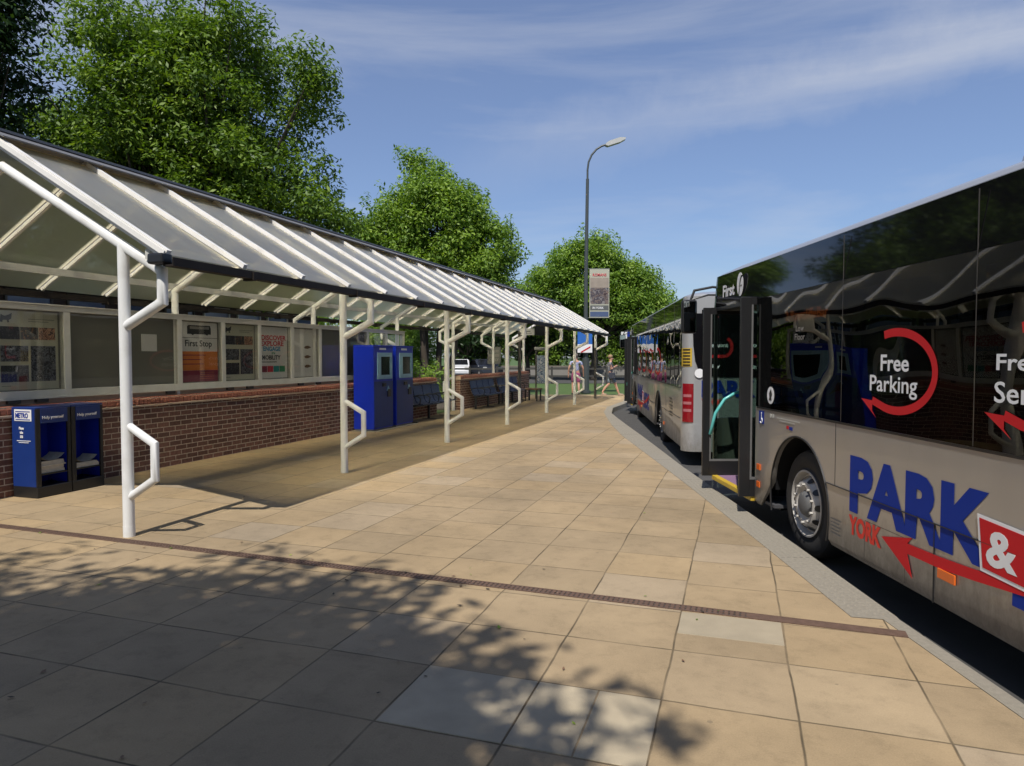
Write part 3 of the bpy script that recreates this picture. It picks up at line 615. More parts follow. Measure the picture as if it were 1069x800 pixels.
# ------------------------------------------------------------------ newspaper dispensers
def dispenser(label, u, first):
    d = thing('newspaper_dispenser', label, 'newspaper dispenser', W(-2.41, u), -A_SH, 'newspaper dispensers against the wall')
    w, dp, h = .44, .38, 1.04
    MB().box((-dp,0.,0),(.005,w,.13), bev=.008).build('plinth', M['black'], d)
    MB().box((-dp,0,.13),(-.01,.022,h), bev=.004).build('side_panel', M['blued'], d)
    MB().box((-dp,w-.022,.13),(-.01,w,h), bev=.004).build('side_panel', M['bluek'], d)
    MB().box((-.03,.0,.13),(.0,.06,h-.0), bev=.006).build('corner_post', M['black'], d); MB().box((-.03,w-.04,.13),(.0,w,h), bev=.006).build('corner_post', M['black'], d)
    MB().box((-dp,.022,.13),(-dp+.02,w-.022,h)).build('back_panel', M['bluek'], d)
    MB().box((-dp,0,h),(.0,w,h+.02), bev=.006).build('top', M['blued'], d)
    MB().box((-.014,.06,h-.17),(.003,w-.04,h-.0), bev=.003).build('header', M['blued'], d)
    text('Help yourself', .27, .045, (.0035,.08,h-.13), PX, PZ, M['textw'], d, 'lettering', .02)
    MB().box((-dp+.02,.03,.26),(-.01,w-.03,.275)).build('tray', M['black'], d)
    if first:
        MB().box((-dp+.05,-.004,h-.14),(-.06,.0,h-.005), bev=.001).build('header_plate', M['textw'], d)
        sx = (1,0,0)
        text('METRO', .20, .06, (-dp+.07,-.0045,h-.105), sx, PZ, M['blue'], d, 'lettering', .03)
        MB().box((-dp+.07,-.006,h-.035),(-.08,-.004,h-.025)).build('header_rule', M['blue'], d)
        MB().box((-dp+.07,-.006,h-.128),(-.08,-.004,h-.118)).build('header_rule', M['blue'], d)
        for k, (s_, ww) in enumerate((('Please',.075),('take',.05),('one',.045))): text(s_, ww, .032, (-dp/2-.03-ww/2,-.0035,h-.24-.05*k), sx, PZ, M['textw'], d, 'lettering', .03)
        MB().box((-dp+.08,-.004,h-.375),(-.08,-.0,h-.368)).build('lettering', M['textw'], d); MB().box((-dp+.11,-.004,h-.395),(-.11,-.0,h-.389)).build('lettering', M['textw'], d)
    return d
dispenser('blue newspaper dispenser with white header plate, left of the other', .97, True)
dispenser('blue newspaper dispenser without header plate, right of the other', 1.42, False)
def papers(label, u, n, hgt):
    o = MB(); z = .277
    for k in range(n):
        j = random.uniform(-.012,.012); t = hgt/n; sag = .02*math.sin(k)
        o.box((-.30+j,.05,z),(-.035+j,.385+j,z+t-.001), bev=.002); z += t
    # a loose curled copy on top
    vs = []; fs = []
    for i in range(9):
        a = i/8
        for jj in (0,1): vs.append((-.29+.25*jj, .055+.33*a, z+.003+.07*abs(2*a-1)**2.2))
    for i in range(8): fs.append((2*i,2*i+1,2*i+3,2*i+2))
    o.add(vs, fs)
    tag(o.build('newspaper_stack', M['paper'], loc=W(-2.41,u), rz=-A_SH), label, 'newspapers')
papers('stack of curled newspapers inside the left blue dispenser', .97, 9, .14)
papers('thin stack of newspapers inside the right blue dispenser', 1.42, 4, .06)

# ------------------------------------------------------------------ two blue kiosks
def kiosk(label, u, w):
    d = thing('kiosk', label, 'kiosk', W(-2.25, u), -A_SH, 'blue kiosks in front of the wall'); h = 1.87; dp = .50
    MB().box((-dp,0,.05),(0,w,h), bev=.012).build('cabinet', M['bluek'], d)
    MB().box((-dp+.02,.02,-.0),(-.02,w-.02,.05)).build('plinth', M['galv'], d)
    MB().box((-dp-.0,-.0,h),(.02,w,h+.035), bev=.006).build('cap', M['bluek'], d)
    MB().box((.0,w*.3,h-.07),(.008,w*.62,h-.025)).build('name_plate', M['textw'], d)
    fr = MB(); z0, z1, a, b, t = 1.15, 1.74, w*.17, w*.90, .09
    fr.box((.001,a,z0),(.03,b,z0+t), bev=.005); fr.box((.001,a,z1-t),(.03,b,z1), bev=.005); fr.box((.001,a,z0+t),(.03,a+t+.05,z1-t)); fr.box((.001,b-t,z0+t),(.03,b,z1-t))
    fo = fr.build('screen_surround', M['screen'], d)
    MB().box((.001,a+t+.052,z0+t+.001),(.012,b-t-.002,z1-t-.001)).build('screen', M['dark'], d)
    MB().box((.001,.02,.08),(.010,w-.02,1.10), bev=.004).build('door', M['blued'], d)
    mb = MB(); mb.box((.0105,w*.40,.98),(.05,w*.56,1.06), bev=.01); mb.build('slot', M['black'], d); MB().box((.0105,w*.66,.74),(.035,w*.84,.92), bev=.008).build('keypad', M['black'], d)
    mb = MB(); mb.prism([(w*.62,.88),(w*.70,.99),(w*.78,.88)], .0105, .03); mb.build('indicator', M['screen'], d)
kiosk('tall royal blue kiosk with framed screen, nearer the camera', 8.50, .90)
kiosk('tall royal blue kiosk with framed screen, farther from the camera', 9.55, .88)
# concrete pad under kiosks
o = MB().box((-2.80,8.42,0),(-2.15,10.5,.012)).build('kiosk_plinth', M['kerb'], loc=(OX,OY,0), rz=-A_SH); tag(o, kind='structure')

# ------------------------------------------------------------------ rows of navy seats
def seat_row(label, u0, nseat, s=-2.50):
    d = thing('seat_row', label, 'seats', W(s, u0), -A_SH, 'rows of navy seats under the canopy'); p = .56
    MB().box((-.04,0,.36),(.04,nseat*p,.42), bev=.006).build('beam', M['black'], d)
    for k in range(nseat):
        y0, y1 = k*p+.03, (k+1)*p-.03
        prof = [(.36,.44),(.34,.462),(.20,.452),(.02,.43),(-.06,.44),(-.115,.52),(-.16,.66),(-.19,.79),(-.20,.885),(-.225,.89),(-.215,.80),(-.185,.65),(-.14,.51),(-.08,.415),(.02,.405),(.20,.428)]
        mb = MB(); mb.prism(prof, y0, y1, plane='xz'); mb.build('seat', M['seatm'], d)
    for k in range(nseat+1):
        y = k*p
        mb = MB(); mb.tube([(-.16,y,.62),(.0,y,.66),(.22,y,.66),(.30,y,.60),(.28,y,.46),(.10,y,.40)], .016, 8); mb.build('armrest', M['black'], d, smooth=True)
        if k % 2 == (0 if nseat % 2 == 0 else 0):
            mb = MB(); mb.box((-.03,y-.025,0),(.03,y+.025,.40), bev=.005); mb.box((-.18,y-.03,0),(.22,y+.03,.015)); mb.build('leg', M['black'], d)
seat_row('row of navy seats against the brick wall beside the blue kiosks', 10.75, 4)
seat_row('row of navy seats against the second brick wall, nearest its brick end', 15.35, 4)
seat_row('row of navy seats against the second brick wall, farther along', 17.95, 4)

# ------------------------------------------------------------------ the bus (local: x into the bus from its left side, y forward from 0 at the front, z above road)
def build_bus(label):
    B = thing('city_bus', label, 'bus', (0,0,0), 0, 'silver buses at the kerb')
    WD, LN = 2.55, 12.0
    ZB, ZW, ZC, ZR = .27, 1.283, 2.40, 2.78
    def arch(y, c, r): 
        d = abs(y-c)
        return .489 + math.sqrt(max(0, r*r-d*d)) if d < r else ZB
    def side(x, y0, y1, thick):
        ys = sorted(set([y0,y1] + [round(v,3) for c in (-2.71,-8.55) for v in np.linspace(c-.585,c+.585,25)] + list(np.arange(y0,y1,.5))))
        ys = [y for y in ys if y0 <= y <= y1]
        mb = MB(); n = len(ys); zb = [max(arch(y,-2.71,.59), arch(y,-8.55,.59)) for y in ys]
        prof = [lambda z0: z0, lambda z0: max(z0,.32), lambda z0: max(z0,.77), lambda z0: max(z0,.78), lambda z0: ZW]
        xo = [.03,0,0,-.0,0]
        vs = []
        sgx = 1 if thick > 0 else -1
        for y, z0 in zip(ys, zb):
            for f_, xx in zip(prof, xo):
                zz = f_(z0); vs.append((x+sgx*(xx if z0 < .3 else 0), y, zz))
            vs.append((x+thick, y, ZW)); vs.append((x+thick, y, z0))
        m_ = 7; fs = []
        for i in range(n-1):
            for k in range(m_): fs.append((i*m_+k, i*m_+(k+1)%m_, (i+1)*m_+(k+1)%m_, (i+1)*m_+k))
        fs.append(tuple(range(m_))); fs.append(tuple(range((n-1)*m_, n*m_)))
        return mb.add(vs, fs)
    JY = -1.70                                  # rear jamb of the front door
    body = side(0, -11.8, JY, .045); r2 = side(WD, -11.8, -.33, -.045); body.add(r2.v, r2.f)
    def ring(pts, z0, z1, off=0., th=.03, mb=None, mi=0, off1=None, close=True):
        mb = mb or MB(); n = len(pts); cx, cy = WD/2, -LN/2; off1 = off if off1 is None else off1
        def inn(p, d): 
            v = Vector((cx-p[0], 0)); 
            yy = -1 if p[1] > -2 else (1 if p[1] < -10 else 0)
            fx = (1 if p[0] < .34 else (-1 if p[0] > WD-.34 else 0))
            q = Vector((fx, yy if (p[1] > -.34 or p[1] < -LN+.34) else 0)); q = q.normalized() if q.length else q
            return (p[0]+q.x*d, p[1]+q.y*d)
        vs = []
        for p in pts:
            a = inn(p, off); b = inn(p, off1); c_ = inn(p, off+th); d = inn(p, off1+th)
            vs += [(a[0],a[1],z0),(b[0],b[1],z1),(d[0],d[1],z1),(c_[0],c_[1],z0)]
        fs = []
        for i in range(n-1):
            for k in range(4): fs.append((i*4+k, i*4+(k+1)%4, (i+1)*4+(k+1)%4, (i+1)*4+k))
        fs.append((0,1,2,3)); fs.append(tuple(range((n-1)*4, n*4)))
        return mb.add(vs, fs, mi)
    rf = .33; rr = .20
    def corner(cx, cy, r, a0, a1, n=8): return [(cx+r*math.cos(R(a0+(a1-a0)*i/n)), cy+r*math.sin(R(a0+(a1-a0)*i/n))) for i in range(n+1)]
    front = corner(rf, -rf, rf, 180, 90) + corner(WD-rf, -rf, rf, 90, 0)
    rear = corner(WD-rr, -LN+rr, rr, 0, -90) + corner(rr, -LN+rr, rr, -90, -180)
    ring(front, ZB, 1.02, 0, .04, body)
    ring(rear, ZB, ZC+.0, 0, .04).build('rear_panel', M['silverlight'], B, smooth=True)
    bo = body.build('body', M['silver'], B, smooth=True)
    # bumper, rear light units
    ring(rear, ZB-.02, .70, -.012, .01).build('rear_bumper', M['silverlight'], B, smooth=True)
    for sg in (0, 1):
        mb = MB(); pts = corner(rr, -LN+rr, rr, -100, -158, 8) if sg == 0 else corner(WD-rr, -LN+rr, rr, -80, -22, 8)
        ring(pts, .73, 1.36, -.014, .02, mb); tl = mb.build('tail_light', M['lamp_red'], B, smooth=True)
        mb = MB()
        for z in (.90,1.02,1.14): ring(pts[1:-1], z, z+.045, -.017, .006, mb)
        mb.build('lens', M['lensp'], tl, smooth=True)
    # rear window: curved black shape
    poly = [(.16,2.50),(.14,2.30),(.15,2.0),(.18,1.75),(.24,1.58),(.36,1.49),(.60,1.47),(1.95,1.47),(2.19,1.49),(2.31,1.58),(2.37,1.75),(2.40,2.0),(2.41,2.3),(2.39,2.5)]
    MB().prism(poly, -LN-.014, -LN-.004, plane='xz').build('rear_window', M['blackgloss'], B)
    MB().box((.28,-LN-.022,2.40),(.62,-LN-.015,2.56)).build('rear_route_display', M['dark'], B)
    text('2', .07, .10, (.37,-LN-.023,2.43), (1,0,0), PZ, M['ledred'], B, 'route_number', .02); text('2', .07, .10, (.47,-LN-.023,2.43), (1,0,0), PZ, M['ledred'], B, 'route_number', .02)
    ry = -LN-.015; ex = (1,0,0)
    text('PARK', .86, .27, (.29,-LN-.008,1.145), ex, PZ, M['blue'], B, 'lettering', .05); text('YORK', .32, .095, (.29,-LN-.008,1.02), ex, PZ, M['redlight'], B, 'lettering', .04)
    text('RIDE', .72, .27, (1.42,-LN-.008,.98), ex, PZ, M['blue'], B, 'lettering', .05)
    MB().box((1.17,-LN-.010,1.02),(1.39,-LN-.006,1.30)).build('ampersand_box', M['red'], B); text('&', .13, .2, (1.215,-LN-.0105,1.06), ex, PZ, M['textw'], B, 'lettering', .03)
    for x0, t1, t2 in ((.36,'Frequent','City'),(1.0,'Luxury','Travel')):
        text(t1, .34, .09, (x0,ry,1.93), ex, PZ, M['textw'], B, 'lettering', .02)
        text(t2, .22, .08, (x0,ry,1.60), ex, PZ, M['textw'], B, 'lettering', .02)
    def arrow_poly(xs, z, sc=1.): pass
    for x0 in (.30,.98):
        mb = MB(); mb.prism([(x0,1.80),(x0+.10,1.86),(x0+.09,1.83),(x0+.34,1.83),(x0+.34,1.78),(x0+.09,1.78),(x0+.10,1.74)], ry-.003, ry, plane='xz'); mb.build('red_arrow', M['red'], B)
        pts = [(x0+.34+.12*math.sin(t), ry-.002, 1.955-.15*math.cos(t)) for t in np.linspace(0, 2.7, 12)]
        mb = MB()
        for i in range(len(pts)-1):
            a, b = Vector(pts[i]), Vector(pts[i+1]); mb.obox((a+b)/2, (b-a)/2*1.06, (0,.0015,0), Vector((-(b-a).z,0,(b-a).x)).normalized()*.025)
        mb.build('red_arc', M['red'], B)
    MB().lathe([(-.003,.0),(-.003,.075),(.0,.075)], 24, 'z').build('round_sticker', M['textw'], B)
    st = [x for x in bpy.data.objects if x.name.startswith('round_sticker')][-1]; st.rotation_euler = (R(-90),0,0); st.location = (.25,-LN-.017,1.53)
    pts = corner(rr, -LN+rr, rr, -108, -176, 8)
    so_ = ring(pts, 1.64, 1.94, -.006, .004).build('yellow_sticker', M['yellow'], B, smooth=True)
    mb = MB()
    for k in range(6): ring(pts[1:-2], 1.65+.05*k, 1.675+.05*k, -.009, .003, mb)
    mb.build('sticker_text', M['black'], so_)
    # roof and coving
    L_ = [(0,-11.8),(0,-.62)]; Rr = [(WD,-.62),(WD,-11.8)]
    mb = MB(); loop_l = [(0,y) for y in np.linspace(-11.75,-.33,12)]
    allp = corner(rr,-LN+rr,rr,-90,-180)[::1] + loop_l + front + [(WD,y) for y in np.linspace(-.33,-11.75,12)] + corner(WD-rr,-LN+rr,rr,0,-90)
    ring(allp[9:-9], ZC, ZR, 0, .03, mb, off1=.035); mb.build('coving', M['blackgloss'], B, smooth=True)
    mb = MB(); ring(corner(WD-rr, -LN+rr, rr, 5, -90)+corner(rr, -LN+rr, rr, -90, -185), ZC+.002, ZR+.004, -.003, .02, mb, off1=.03); mb.build('rear_dome', M['silverlight'], B, smooth=True)
    # roof skin: cross-section swept along y, lowered at front and rear
    cs = [(.033,0),(.06,.035),(.16,.085),(.35,.12),(.8,.14),(WD/2,.145)]; cs = cs + [(WD-x,z) for x, z in cs[-2::-1]]
    ysr = [-LN+.03,-LN+.06,-LN+.3,-LN+.8,-6,-.8,-.35,-.10,-.04]; sc = [0,.35,.8,1,1,1,.8,.3,0]; nar = [.12,.08,.01,0,0,0,.01,.12,.2]
    vs = []; m_ = len(cs)
    for y, s_, nn in zip(ysr, sc, nar):
        for x, z in cs: vs.append((WD/2+(x-WD/2)*(1-nn/1.3), y, ZR-.004+z*s_))
    fs = [(i*m_+k, i*m_+k+1, (i+1)*m_+k+1, (i+1)*m_+k) for i in range(len(ysr)-1) for k in range(m_-1)]
    MB().add(vs, fs).build('roof', M['silverlight'], B, smooth=True)
    mb = MB(); mb.box((.5,-7.4,ZR+.1),(2.05,-4.6,ZR+.26), bev=.05); mb.build('roof_pod', M['silverlight'], B)
    # side glazing
    yw = [-2.0,-3.47,-4.97,-6.47,-7.97,-9.47,-10.9]
    # fixed dark quarter by the door
    for x0, s1 in ((0,1),(WD,-1)):
        mb = MB()
        ps = [JY-.045] + yw[:] + [-11.8]
        for y in yw: mb.box((min(x0+s1*.012,x0+s1*.06),y-.05,ZW),(max(x0+s1*.012,x0+s1*.06),y+.05,ZC))
        mb.box((min(x0+s1*.012,x0+s1*.05),-11.8,ZW),(max(x0+s1*.012,x0+s1*.05),-10.9,ZC))
        mb.box((min(x0+s1*.006,x0+s1*.05),-10.95,ZC-.09),(max(x0+s1*.006,x0+s1*.05),-2.0,ZC+.0))
        if x0 == 0: mb.box((.012,JY-.06,ZW),(.06,JY,ZC))
        mb.build('window_pillar', M['black'], B)
        yy = ([JY] if x0 == 0 else [-.34]) + yw + [-11.8]
        for a, b in zip(yy[:-1], yy[1:]):
            if x0 == 0 and a == JY: continue
            aa = a - .003; 
            if x0 == 0 and a == yw[0]: aa = JY-.006
            mb = MB(); mb.box((min(x0-s1*.001,x0+s1*.005),b+.004,ZW+.006),(max(x0-s1*.001,x0+s1*.005),aa,ZC-.004)); mb.build('window', M['busglass'], B)
        for y in yw[1:]:
            MB().box((x0-s1*.002 if s1 > 0 else x0-.002,y-.003,ZW+.01),(x0+.002,y+.003,ZC+.34)).build('seal', M['darkgrey'], B)
    # panel gaps on the left side
    mb = MB()
    for a, b in ((-8.0,-3.25),(-11.7,-9.1)): mb.box((-.0105,a,.770),(.002,b,.775))
    mb.box((-.0015,-3.396,.778),(.002,-3.39,ZW)); mb.box((-.0065,-4.655,.28),(.002,-4.65,.77)); mb.box((-.0015,-5.9,.28),(.002,-5.894,.77)); mb.box((-.0015,-7.2,.28),(.002,-7.194,.77)); mb.box((-.0015,-9.8,.28),(.002,-9.794,ZW))
    mb.build('panel_gap', M['black'], B)
    mb = MB()
    for a, b, z0, z1 in ((-4.35,-3.85,.30,.60),(-6.9,-6.2,.32,.70),(-7.85,-7.4,.85,1.15),(-10.7,-10.0,.30,.66)):
        mb.box((-.0012,a,z0),(.002,b,z0+.003)); mb.box((-.0012,a,z1),(.002,b,z1+.003)); mb.box((-.0012,a,z0),(.002,a+.003,z1)); mb.box((-.0012,b,z0),(.002,b+.003,z1))
    mb.build('hatch_gap', M['darkgrey'], B)
    mb = MB(); mb.box((-.006,-11.7,ZW-.012),(.004,-1.74,ZW+.004)); mb.build('window_rubber', M['black'], B)
    mb = MB(); mb.tube([(.0,-2.71+.592*math.cos(t_),.489+.592*math.sin(t_)) for t_ in np.linspace(-.33,PI+.33,30)], .009, 6); mb.build('arch_trim', M['black'], B, smooth=True)
    mb = MB(); mb.tube([(.0,-8.55+.592*math.cos(t_),.489+.592*math.sin(t_)) for t_ in np.linspace(-.33,PI+.33,30)], .009, 6); mb.build('arch_trim', M['black'], B, smooth=True)
    mb = MB()
    for k in range(6): mb.box((-.003,-10.75,.72+.06*k),(.002,-10.35,.745+.06*k))
    mb.build('vent_grille', M['black'], B)
    # windscreen + front mask
    mb = MB(); ring(front[5:-1], 1.02, ZC, .0, .008, mb); mb.build('windscreen', M['clear'], B, smooth=True)
    mb = MB(); ring(front[0:3], .30, ZC, 0, .04, mb); mb.build('front_pillar', M['black'], B, smooth=True)
    for x in (.12, 2.05): MB().box((x,.0,.55),(x+.38,.012,.75), bev=.005).build('headlight', M['framew'], B)
    MB().box((.55,-.22,2.47),(2.0,-.035,2.72)).build('destination_display', M['dark'], B)
    # interior
    mb = MB(); mb.prism([(.05,-11.7),(.05,-9.17),(.66,-9.17),(.66,-7.93),(.05,-7.93),(.05,-3.33),(.66,-3.33),(.66,-2.09),(.05,-2.09),(.05,-.36),(.3,-.12),(WD-.3,-.12),(WD-.05,-.36),(WD-.05,-2.09),(WD-.66,-2.09),(WD-.66,-3.33),(WD-.05,-3.33),(WD-.05,-7.93),(WD-.66,-7.93),(WD-.66,-9.17),(WD-.05,-9.17),(WD-.05,-11.7)], .30, .33, plane='xy'); mb.build('floor', M['floor'], B)
    MB().box((.01,JY+.02,.31),(.35,-.36,.334)).build('step', M['purple'], B)
    MB().box((-.03,JY+.03,.285),(.04,-.36,.338), bev=.006).build('step_edge', M['yellow'], B)
    MB().box((.05,-11.7,2.36),(WD-.05,-.36,2.39)).build('ceiling', M['inner'], B)
    MB().box((.75,-.62,.33),(2.45,-.16,1.06), bev=.04).build('dashboard', M['black'], B)
    mb = MB(); pts = [(1.95+.22*math.cos(t), -.70+.10*math.sin(t), 1.08+.20*math.sin(t)*.6) for t in np.linspace(0,2*PI,17)]; mb.tube(pts, .015, 8, cap=False); mb.tube([(1.95,-.70,1.08),(1.95,-.5,.95)], .03, 8); mb.build('steering_wheel', M['black'], B, smooth=True)
    mb = MB(); mb.box((1.45,-1.75,.33),(1.48,-.75,1.25)); mb.box((1.45,-1.9,.33),(2.45,-1.86,2.1)); mb.build('driver_partition', M['inner'], B)
    def seat(x, y, nm='passenger_seat', m=M['seatb'], z=.33):
        mb = MB(); mb.box((x,y-.02,z+.40),(x+.42,y+.40,z+.50), bev=.03); mb.box((x+.02,y-.10,z+.42),(x+.40,y-.02,z+1.08), bev=.04); mb.box((x+.14,y+.1,z),(x+.28,y+.3,z+.42)); mb.build(nm, m, B)
    seat(1.75,-1.5,'driver_seat')
    for k in range(7):
        y = -3.9 - k*1.0
        if abs(y+8.55) < .3: continue
        for x in (.10,.54,1.62,2.04): seat(x, y)
    # wheel boxes and rails
    for x in (.05, WD-.55):
        for c_ in (-2.71,-8.55): MB().prism([(min(x,x+.6) if x < 1 else WD-.66,1.10),(.66 if x < 1 else WD-.05,1.10),(.66 if x < 1 else WD-.05,1.16),(x if x < 1 else WD-.66,1.16)], c_-.64, c_+.64, plane='xz').build('wheel_box', M['inner'], B)
    # inside faces of wheel arches
    for x0, x1 in ((.05,.62),(WD-.62,WD-.05)):
        for c_ in (-2.71,-8.55):
            mb = MB(); vs = []; n = 20
            for i in range(n+1):
                t = PI*i/n
                for xx in (x0, x1): vs.append((xx, c_+.60*math.cos(t), .489+.60*math.sin(t)))
            mb.add(vs, [(2*i,2*i+1,2*i+3,2*i+2) for i in range(n)])
            xi = x1 if x0 < 1 else x0
            mb.box((xi-.005,c_-.6,.3),(xi+.005,c_+.6,1.09))
            mb.build('arch_liner', M['black'], B, smooth=True)
    for x, y in ((.62,-1.9),(1.45,-3.3),(1.0,-4.6),(1.55,-5.8),(1.0,-7.0)):
        mb = MB(); mb.tube([(x,y,.33),(x,y,2.36)], .017, 10); mb.build('grab_pole', M['turq'], B, smooth=True)
    for x in (.75,1.75):
        mb = MB(); mb.tube([(x,-2.2,2.36),(x,-2.2,2.12),(x,-2.35,2.02),(x,-9,2.02),(x,-9.1,2.36)], .016, 8); mb.build('grab_rail', M['turq'], B, smooth=True)
    mb = MB(); mb.tube([(.10,-2.2,1.36),(.10,-3.4,1.36)], .016, 8); mb.tube([(.12,-3.3,1.30),(.20,-3.36,1.42),(.22,-3.38,2.3)], .016, 8); mb.build('grab_rail', M['turq'], B, smooth=True)
    # luggage of lights: side display inside the first window
    MB().box((.055,-3.25,2.09),(.12,-2.15,2.27)).build('side_display', M['dark'], B)
    text('2 RawcliffeBar', .84, .095, (.053,-2.28,2.135), (0,-1,0), PZ, M['led'], B, 'display_text', .0)
    # door leaves (open)
    def leaf(yc, x0, x1, z0, z1, t, rail):
        fr = MB(); fr.box((x0,yc-.02,z0),(x0+t,yc+.02,z1), bev=.006); fr.box((x1-t*.8,yc-.02,z0),(x1,yc+.02,z1), bev=.006); fr.box((x0+t,yc-.018,z0),(x1-t*.8,yc+.018,z0+.18)); fr.box((x0+t,yc-.018,z1-.08),(x1-t*.8,yc+.018,z1))
        d = fr.build('door_leaf', M['black'], B)
        MB().box((x0+t,yc-.004,z0+.18),(x1-t*.8,yc+.004,z1-.08)).build('door_glass', M['clear'], d)
        inn = MB(); inn.box((x0+t,yc-.022,z0+.18),(x0+t+.018,yc-.005,z1-.08)); inn.box((x0+t+.018,yc-.022,z0+.18),(x1-t*.8,yc-.005,z0+.205)); inn.build('door_seal', M['inner'], d)
        if rail:
            mb = MB(); mb.tube([(x0+.09,yc-.03,z0+.52),(x0+.09,yc-.09,z0+.60),(x0+.13,yc-.10,z0+.78),(x0+.24,yc-.10,z0+.95),(x0+.38,yc-.09,z0+1.03),(x1-.04,yc-.03,z0+1.05)], .019, 10); mb.build('door_rail', M['turq'], d, smooth=True)
    leaf(-.36, -.155, .40, .33, 2.40, .085, True)
    leaf(JY+.0+.035, -.16, .34, .335, 2.42, .11, False)
    MB().box((.0,JY+.01,2.36),(.16,-.34,2.40)).build('door_header', M['black'], B)
    # mirror on its arm
    mb = MB(); mb.tube([(.25,-.10,2.66),(.10,.10,2.70),(-.12,.16,2.66),(-.18,.16,2.50)], .016, 8); mb.tube([(.25,-.12,2.58),(.05,.12,2.60),(-.16,.16,2.54)], .012, 8)
    mi = mb.build('mirror_arm', M['black'], B, smooth=True)
    mb = MB(); mb.box((-.29,.10,2.10),(-.09,.21,2.54), bev=.04); h_ = mb.build('mirror_housing', M['black'], mi)
    MB().box((-.272,.094,2.125),(-.108,.099,2.515)).build('mirror_glass', mat('mirror glass', (.55,.6,.58), .03, metal=1., var=.0), h_)
    # wheels
    def wheel(c_, x0, sg):
        o = MB(); prof = [(.0,.30),(.012,.32),(.0,.36),(-.002,.42),(.02,.462),(.06,.480),(.20,.482),(.25,.46),(.28,.40),(.28,.30)]
        o.lathe([(sg*a, r) for a, r in prof], 48, 'x', (x0,c_,.482)); t = o.build('wheel', M['rubber'], B, smooth=True)
        o = MB(); 
        pr = [(.012,.300),(-.006,.300),(-.008,.285),(.02,.272),(.05,.262),(.055,.24),(-.012,.205),(-.020,.19),(-.020,.155),(.0,.135),(.005,.12)] if c_ > -4 else [(.012,.300),(-.006,.300),(-.008,.285),(.06,.27),(.14,.25),(.15,.20),(.15,.14),(.12,.12)]
        o.lathe([(sg*a, r) for a, r in pr], 48, 'x', (x0,c_,.482)); rm = o.build('rim', M['rim'], t, smooth=True)
        o = MB(); o.lathe([(sg*.005,.12),(sg*-.03,.10),(sg*-.045,.07),(sg*-.045,.0)], 24, 'x', (x0,c_,.482)); o.build('hub', M['inner'], rm, smooth=True)
        if c_ > -4:
            h = MB()
            for k in range(10):
                a = 2*PI*k/10; cy, cz = c_+.226*math.cos(a), .482+.226*math.sin(a)
                rad = Vector((0,math.cos(a),math.sin(a))); tan = Vector((0,-math.sin(a),math.cos(a))); nrm = Vector((-sg,0,0)) + rad*.9*0
                pts = [Vector((x0+sg*(.021),cy,cz)) + rad*(.022*math.cos(q)) + tan*(.030*math.sin(q)) + Vector((sg*.022*math.cos(q)*1.55,0,0)) + Vector((-sg*.010,0,0)) for q in np.linspace(0,2*PI,13)[:-1]]
                h.add(pts, [tuple(range(12))])
            h.build('rim_hole', M['black'], rm)
        h = MB()
        for k in range(10):
            a = 2*PI*(k+.5)/10; h.lathe([(sg*-.020,.013),(sg*-.045,.013),(sg*-.045,.0)], 6, 'x', (x0,c_+.17*math.cos(a),.482+.17*math.sin(a)))
        h.build('wheel_nut', M['rim'], rm)
    for c_ in (-2.71,-8.55): wheel(c_, .085, 1); wheel(c_, WD-.085, -1)
    # underside
    mb = MB(); mb.box((.15,-7.9,.26),(WD-.15,-3.4,.30)); mb.box((.15,-11.8,.26),(WD-.15,-9.3,.30)); mb.box((.65,-9.3,.3),(WD-.65,-7.9,.33)); mb.box((.15,-2.0,.26),(WD-.15,-.15,.29)); mb.build('underbody', M['black'], B)
    # ---- decals on the left side; reading direction is towards the rear
    sx = (0,-1,0); X = -.003
    def t(s, y, z, w, h, m, bold=.02): return text(s, w, h, (X,y,z), sx, PZ, m, B, 'lettering', bold, .0004)
    t('PARK', -3.63, .625, 1.53, .43, M['blue'], .05)
    t('YORK', -3.625, .45, .445, .15, M['redlight'], .045)
    t('RIDE', -5.30, .50, 1.35, .40, M['blue'], .035)
    def flat(pts, m, x=X, name='red_arrow'): return MB().prism(pts, x-.0015, x, plane='yz').build(name, m, B)
    flat([(-4.078,.544),(-4.431,.624),(-4.38,.575),(-4.70,.583),(-5.0,.600),(-5.375,.638),(-6.2,.76),(-6.7,.88),(-6.72,.80),(-6.2,.68),(-5.375,.575),(-5.0,.535),(-4.70,.512),(-4.38,.508),(-4.44,.363)], M['red'], X-.002)
    flat([(-5.03,.925),(-5.405,.905),(-5.43,.60),(-5.065,.612)], M['textw'], X-.004, 'ampersand_border'); flat([(-5.05,.905),(-5.385,.887),(-5.41,.622),(-5.085,.634)], M['red'], X-.006, 'ampersand_box')
    text('&', .23, .20, (X-.0076,-5.11,.66), sx, PZ, M['textw'], B, 'lettering', .03, .001)
    def ringarc(yc, zc, ry_, rz_, name='red_ring'):
        # sweeps from upper left over the top and right side down to the arrow at lower left (y grows towards the front = left)
        mb = MB(); th = np.linspace(R(110), R(-108), 40); w_ = .028
        prev = None; vs = []; 
        for k, a in enumerate(th):
            py, pz = yc - ry_*math.cos(a), zc + rz_*math.sin(a)
            vs.append((py, pz))
        q = vs + [(yc+.28, zc-rz_*.80), ]
        pts = [(X-.0005, a, b) for a, b in q]
        vv = []; 
        for i, p_ in enumerate(q):
            a = Vector(q[max(0,i-1)]); b = Vector(q[min(len(q)-1,i+1)]); d = (b-a).normalized(); nn = Vector((-d.y, d.x)); ww = w_
            vv += [(X-.002, p_[0]+nn.x*ww, p_[1]+nn.y*ww), (X-.002, p_[0]-nn.x*ww, p_[1]-nn.y*ww)]
